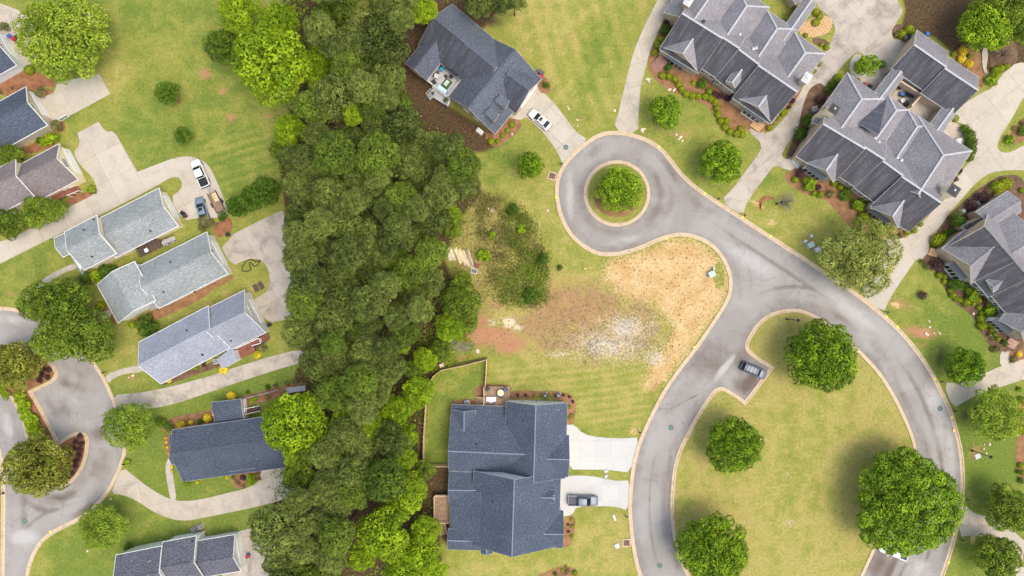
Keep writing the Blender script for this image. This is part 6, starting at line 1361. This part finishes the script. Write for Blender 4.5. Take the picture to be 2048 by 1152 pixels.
for x, y, s, mt, lb in ((1423.6,548,(1.2,1.0,.8),'util','pale green transformer on the bare sandy lot'),(1428,537,(.35,.35,.6),'util_g','small white pedestal beside the sandy lot transformer'),(1621.5,490,(1.1,.9,.8),'util','pale green transformer below the pale feathery tree'),(1636.5,499,(1.0,.8,.5),'util_g','grey utility box nearest the pale feathery tree trunk'),(1610.5,482.5,(.6,.3,.7),'util','narrow green pedestal near the kerb and transformer'),(1622.5,472,(.4,.4,.7),'util_g','small white pedestal behind the green transformer'),(1958.7,913.5,(.9,.8,.1),'util_g','flat pale meter lid beside the street lamp'),(1235,1094,(.75,.75,.08),'util_g','white square lid in a patch of red clay'),(1213,944,(.5,.4,.08),'util','pale green lid on the grass strip towards the upper drive'),(1213,954,(.5,.4,.08),'util','pale green lid on the grass strip towards the lower drive'),(1229.5,1037,(.2,1.0,.15),'white','thin white meter box on the lawn by the mailbox'),(1928.5,422,(.6,.6,.5),'util','small green box at the purple shrub bed'),(883,731,(.7,.5,.4),'rock','grey stone box outside the fence bend')): pad_box(x, y, s, mt, lb)
def drain(px, py, ang, label):
    c = P(px, py); rt = tag(empty('storm_drain', c, ang), label, 'drain'); m = MB(); m.box((0, 0, .07), (1.6, 1.5, .14)); m.build('surround', MAT['kerb'], rt); m = MB(); m.box((0, 0, .15), (1.15, 1.05, .03)); g = m.build('grate', MAT['rust'], rt)
    m = MB()
    for k in range(5): m.box((-.44 + k * .22, 0, .175), (.1, .95, .03))
    m.build('bar', MAT['iron'], g)
drain(1104.5, 352, R(-15), 'rusty kerb drain on the verge by the roundabout'); drain(1253, 1085.5, 0, 'rusty kerb drain below the white driveways')
for x, y, lb in ((1341.7,855,'greenish manhole cover in the road by the oval lawn'),(1319.6,1131,'greenish manhole cover at the road bend near the drain'),(1880,817,'greenish manhole cover near the drive mouth'),(1131.6,294.5,'round manhole cover in the drive mouth by the roundabout'),(50,1042,'teal manhole cover in the road by the lawn bend')):
    c = P(x, y); rt = tag(empty('manhole_cover', (c.x, c.y, .0)), lb, 'manhole'); zz = .044 if x == 1131.6 else .013
    m = MB(); m.lathe((0, 0, zz), [(.5, 0), (.5, .012)], 20); m.build('frame', MAT['iron'], rt); m = MB(); m.lathe((0, 0, zz + .012), [(.4, 0), (.4, .008)], 20); m.build('lid', plain('oxidised_iron', s2l((96, 122, 116)), .8, .3), rt)
def mailbox(px, py, tx, ty, label):
    c = P(px, py, 1.0); t = P(tx, ty) - P(px, py); rt = tag(empty('mailbox', (c.x, c.y, 0), math.atan2(t.y, t.x)), label, 'mailbox')
    m = MB(); m.box((0, 0, .6), (.1, .1, 1.2)); m.lathe((0, 0, 1.2), [(.07, 0), (.09, .05), (.02, .14)], 8); m.build('post', MAT['dark'], rt)
    m = MB(); m.tube((-.1, 0, 1.05), (.42, 0, 1.05), .12, n=12); m.build('box', MAT['dark'], rt); m = MB(); m.bar((0, 0, .7), (.3, 0, .95), .05, .05); m.build('bracket', MAT['dark'], rt)
for x, y, tx, ty, lb in ((1278,865,1300,868,'black mailbox above the upper white driveway'),(1251.5,1033,1270,1034,'black mailbox below the lower white driveway'),(1439,396,1425,415,'black mailbox on the verge beside the dense round tree'),(1491,429,1478,445,'black mailbox on the lawn side of the shared drive'),(1777,624,1762,640,'black mailbox by the wide pale drive mouth'),(1886,763,1870,770,'black mailbox at the upper edge of the straight drive'),(1912,822,1895,826,'black mailbox at the lower edge of the straight drive'),(1937,1000,1920,998,'black mailbox above the forked drive'),(1927,1081,1910,1078,'black mailbox below the forked drive'),(207,745,195,750,'black mailbox beside the white front path'),(248,929,236,926,'black mailbox above the wide curved drive'),(1121,327,1140,340,'black mailbox by the roundabout drive mouth')): mailbox(x, y, tx, ty, lb)
def lamp(px, py, h, label):
    c = P(px, py); rt = tag(empty('street_lamp', c), label, 'street lamp')
    m = MB(); m.lathe((0, 0, 0), [(.2, 0), (.2, .25), (.1, .5), (.075, h * .5), (.06, h)], 12); m.build('post', MAT['dark'], rt, smooth=False)
    m = MB(); m.lathe((0, 0, h), [(.1, 0), (.24, .12), (.2, .5)], 8); m.build('lantern', plain('lantern_glass', (.5, .5, .48), .2, .5), rt); m = MB(); m.lathe((0, 0, h + .5), [(.34, 0), (.2, .16), (.04, .3)], 8); m.build('cap', MAT['dark'], rt)
lamp(1573, 638, 4.8, 'black street lamp on the upper edge of the oval lawn'); lamp(1944, 901, 4.6, 'black street lamp on the sunny lawn beside the road'); lamp(1553, 408, 2.0, 'short black garden lamp beside the leafless shrub'); lamp(1262, 412, 1.4, 'dark green post at the foot of the roundabout tree'); lamp(8, 986, 1.2, 'short dark post beside the road edge')
z = ZM(1200, 290, 3.972); q = ZM(1600, 580, 3.973); t = ZM(1600, 862, 3.973)
for x, y in [z(468,15), z(832,385), z(1130,575), z(1355,725), z(530,742), q(685,215), q(772,293), q(1068,707), q(1203,1010), q(1222,1115), t(1222,820), t(1180,1040), (1389,694), (1113,395), (102,1063)]:
    c = P(x, y); m = MB(); a0 = random.uniform(0, 6); n_ = 9
    m.prism([(math.cos(2 * math.pi * i / n_) * random.uniform(.2, .34), math.sin(2 * math.pi * i / n_) * random.uniform(.2, .34)) for i in range(n_)], .10, .137); tag(m.build('paint_mark', MAT['yellow'], None, (c.x, c.y, 0)), 'yellow survey paint blob on the kerb', 'paint mark', 'yellow survey paint blobs along the kerbs')
# rocks
RK = []
for k in range(4):
    bm = bmesh.new(); bmesh.ops.create_icosphere(bm, subdivisions=2, radius=1)
    for v in bm.verts: v.co *= random.uniform(.8, 1.12); v.co.z *= .6
    me = bpy.data.meshes.new('rock'); bm.to_mesh(me); bm.free(); me.materials.append(MAT['rock']); RK.append(me)
def rocks(place, ps):
    for i, (x, y, s) in enumerate(ps):
        o = mesh_obj('rock', RK[i % 4], None, P(x, y, 0) + Vector((0, 0, s * .2)), random.uniform(0, 6)); o.scale = (s, s * random.uniform(.5, .9), s * .8); tag(o, 'pale rock ' + place, 'rock', 'pale rocks ' + place)
z = ZM(1200, 0, 3.972)
rocks('at the edge of the curving shrub bed', [(*z(378,632), .55), (*z(388,645), .4), (*z(550,713), .45), (*z(588,716), .4)]); rocks('on the lawn before the curving shrub row', [(*z(605,1070), .3), (*z(640,1090), .35), (*z(655,1118), .3), (*z(628,1105), .25)]); rocks('where the curved drive meets the road', [(*z(335,1035), .5), (*z(350,1025), .35), (*z(116,880), .3)])
z = ZM(800, 0, 3.972); rocks('on the lawn beside the white saloon', [(*z(1340,862), .3), (*z(1330,845), .2), (*z(1408,953), .25), (*z(1412,1000), .2), (*z(890,1065), .3)])
rocks('on the red clay patch of the lawn', [(*q(1025,250), .3), (*q(1030,295), .25), (*q(1000,345), .35), (*q(1015,356), .3), (*q(1065,342), .25), (*q(1108,343), .3), (*q(1378,190), .3)]); rocks('around the street lamp', [(*t(1505,103), .35), (*t(1460,140), .25), (*t(1480,178), .25), (*t(1462,108), .2)]); rocks('at the clay edge of the woodland', [(955,702,.5), (1095,421,.3), (1170,537,.3)])
rocks('on the front lawn of the pale blue-roofed house', [(266,751,.35), (258,755,.2), (222,998,.25), (175,1102,.3)])
# lumber
z = ZM(800, 290, 3.972)
def lumber(x, y, n, L, mat, label, ang=-68, rows=2, w=.19, seed=0):
    random.seed(seed); c = P(*z(x, y)); rt = tag(empty('lumber_stack', c, R(ang)), label, 'lumber stack')
    for r in range(rows):
        for i in range(n):
            m = MB(); l = L * random.uniform(.78, 1.05); m.box((random.uniform(-.25, .25), (i - n / 2 + .5) * (w + .02) + random.uniform(-.03, .03), .06 + r * .09), (l, w, .08), random.uniform(-.03, .03)); m.build('board', MAT[mat] if random.random() > .25 else MAT['rock'], rt)
lumber(402, 868, 5, 2.4, 'rock', 'short pale boards stacked against the pines', -68, 2, .24, 1); lumber(462, 875, 3, 3.0, 'lumber', 'yellowish boards second from the pines', -66, 2, .2, 2); lumber(500, 895, 3, 3.4, 'lumber', 'yellowish boards in the middle of the lumber row', -66, 2, .19, 3); lumber(530, 905, 2, 3.6, 'lumber', 'slim yellowish boards next to the grey ones', -68, 2, .17, 4); lumber(563, 920, 3, 4.2, 'lumber_g', 'long grey weathered boards at the open end of the row', -72, 2, .15, 5)
lumber(722, 512, 3, 1.5, 'lumber_g', 'few grey boards lying in the weeds', -40, 1, .16, 6)
c = P(*z(590, 1003)); rt = tag(empty('crate', c, R(-15)), 'white-framed dark crate beside the grey boards', 'crate'); m = MB(); m.box((0, 0, .25), (1.1, .9, .45)); m.build('body', MAT['dark'], rt); m = MB()
for s in (-1, 1): m.box((0, s * .42, .5), (1.2, .14, .08)); m.box((s * .53, 0, .5), (.14, .72, .078))
m.build('frame', MAT['util_g'], rt)
for k in (-.2, .15): m = MB(); m.box((k, 0, .52), (.08, .7, .06)); m.build('slat', MAT['util_g'], rt)
c = P(*z(608, 955)); m = MB(); m.box((0, 0, .1), (1.1, .8, .2)); m.box((0, 0, .25), (.9, .6, .1)); tag(m.build('paver_stack', MAT['rust'], None, c, R(-15)), 'low stack of brown pavers beside the crate', 'pavers')
# hose
z = ZM(400, 290, 3.972); hp = chaikin([z(*p) for p in ((480,915),(445,932),(410,905),(365,922),(338,965),(332,1000),(360,1003),(400,1000),(408,975),(385,940),(405,930),(425,960),(450,962),(470,935),(482,918))], 2, False)
m = MB(); hw = [P(*p) + Vector((0, 0, .08)) for p in hp]
for a, b in zip(hw, hw[1:]): m.tube(a, b, .085, n=6)
tag(m.build('garden_hose', MAT['black']), 'black corrugated hose looped on the lawn', 'hose')
for x, y, lb in ((512,576,'brown mat on the lawn nearer the kerb of the drive'),(522,571,'brown mat on the lawn closer to the pines')):
    m = MB(); m.box((0, 0, .03), (.9, 1.5, .05)); m.box((0, 0, .06), (.7, 1.3, .03)); tag(m.build('ground_mat', MAT['stain_brown'], None, P(x, y), R(30)), lb, 'mat')
# small white post in the lower bed
c = P(1135, 1149); rt = tag(empty('birdhouse', c), 'white birdhouse roof in the straw bed below the duplex', 'birdhouse'); m = MB(); m.box((0, 0, .6), (.1, .1, 1.2)); m.build('post', MAT['white'], rt); m = MB(); m.box((0, 0, 1.35), (.4, .4, .4)); m.build('house_box', MAT['white'], rt); m = MB(); m.hexa([(-.35, -.35, 1.5), (.35, -.35, 1.5), (.35, .35, 1.5), (-.35, .35, 1.5)], [(-.05, -.35, 1.85), (.05, -.35, 1.85), (.05, .35, 1.85), (-.05, .35, 1.85)]); m.build('roof', MAT['util_g'], rt)
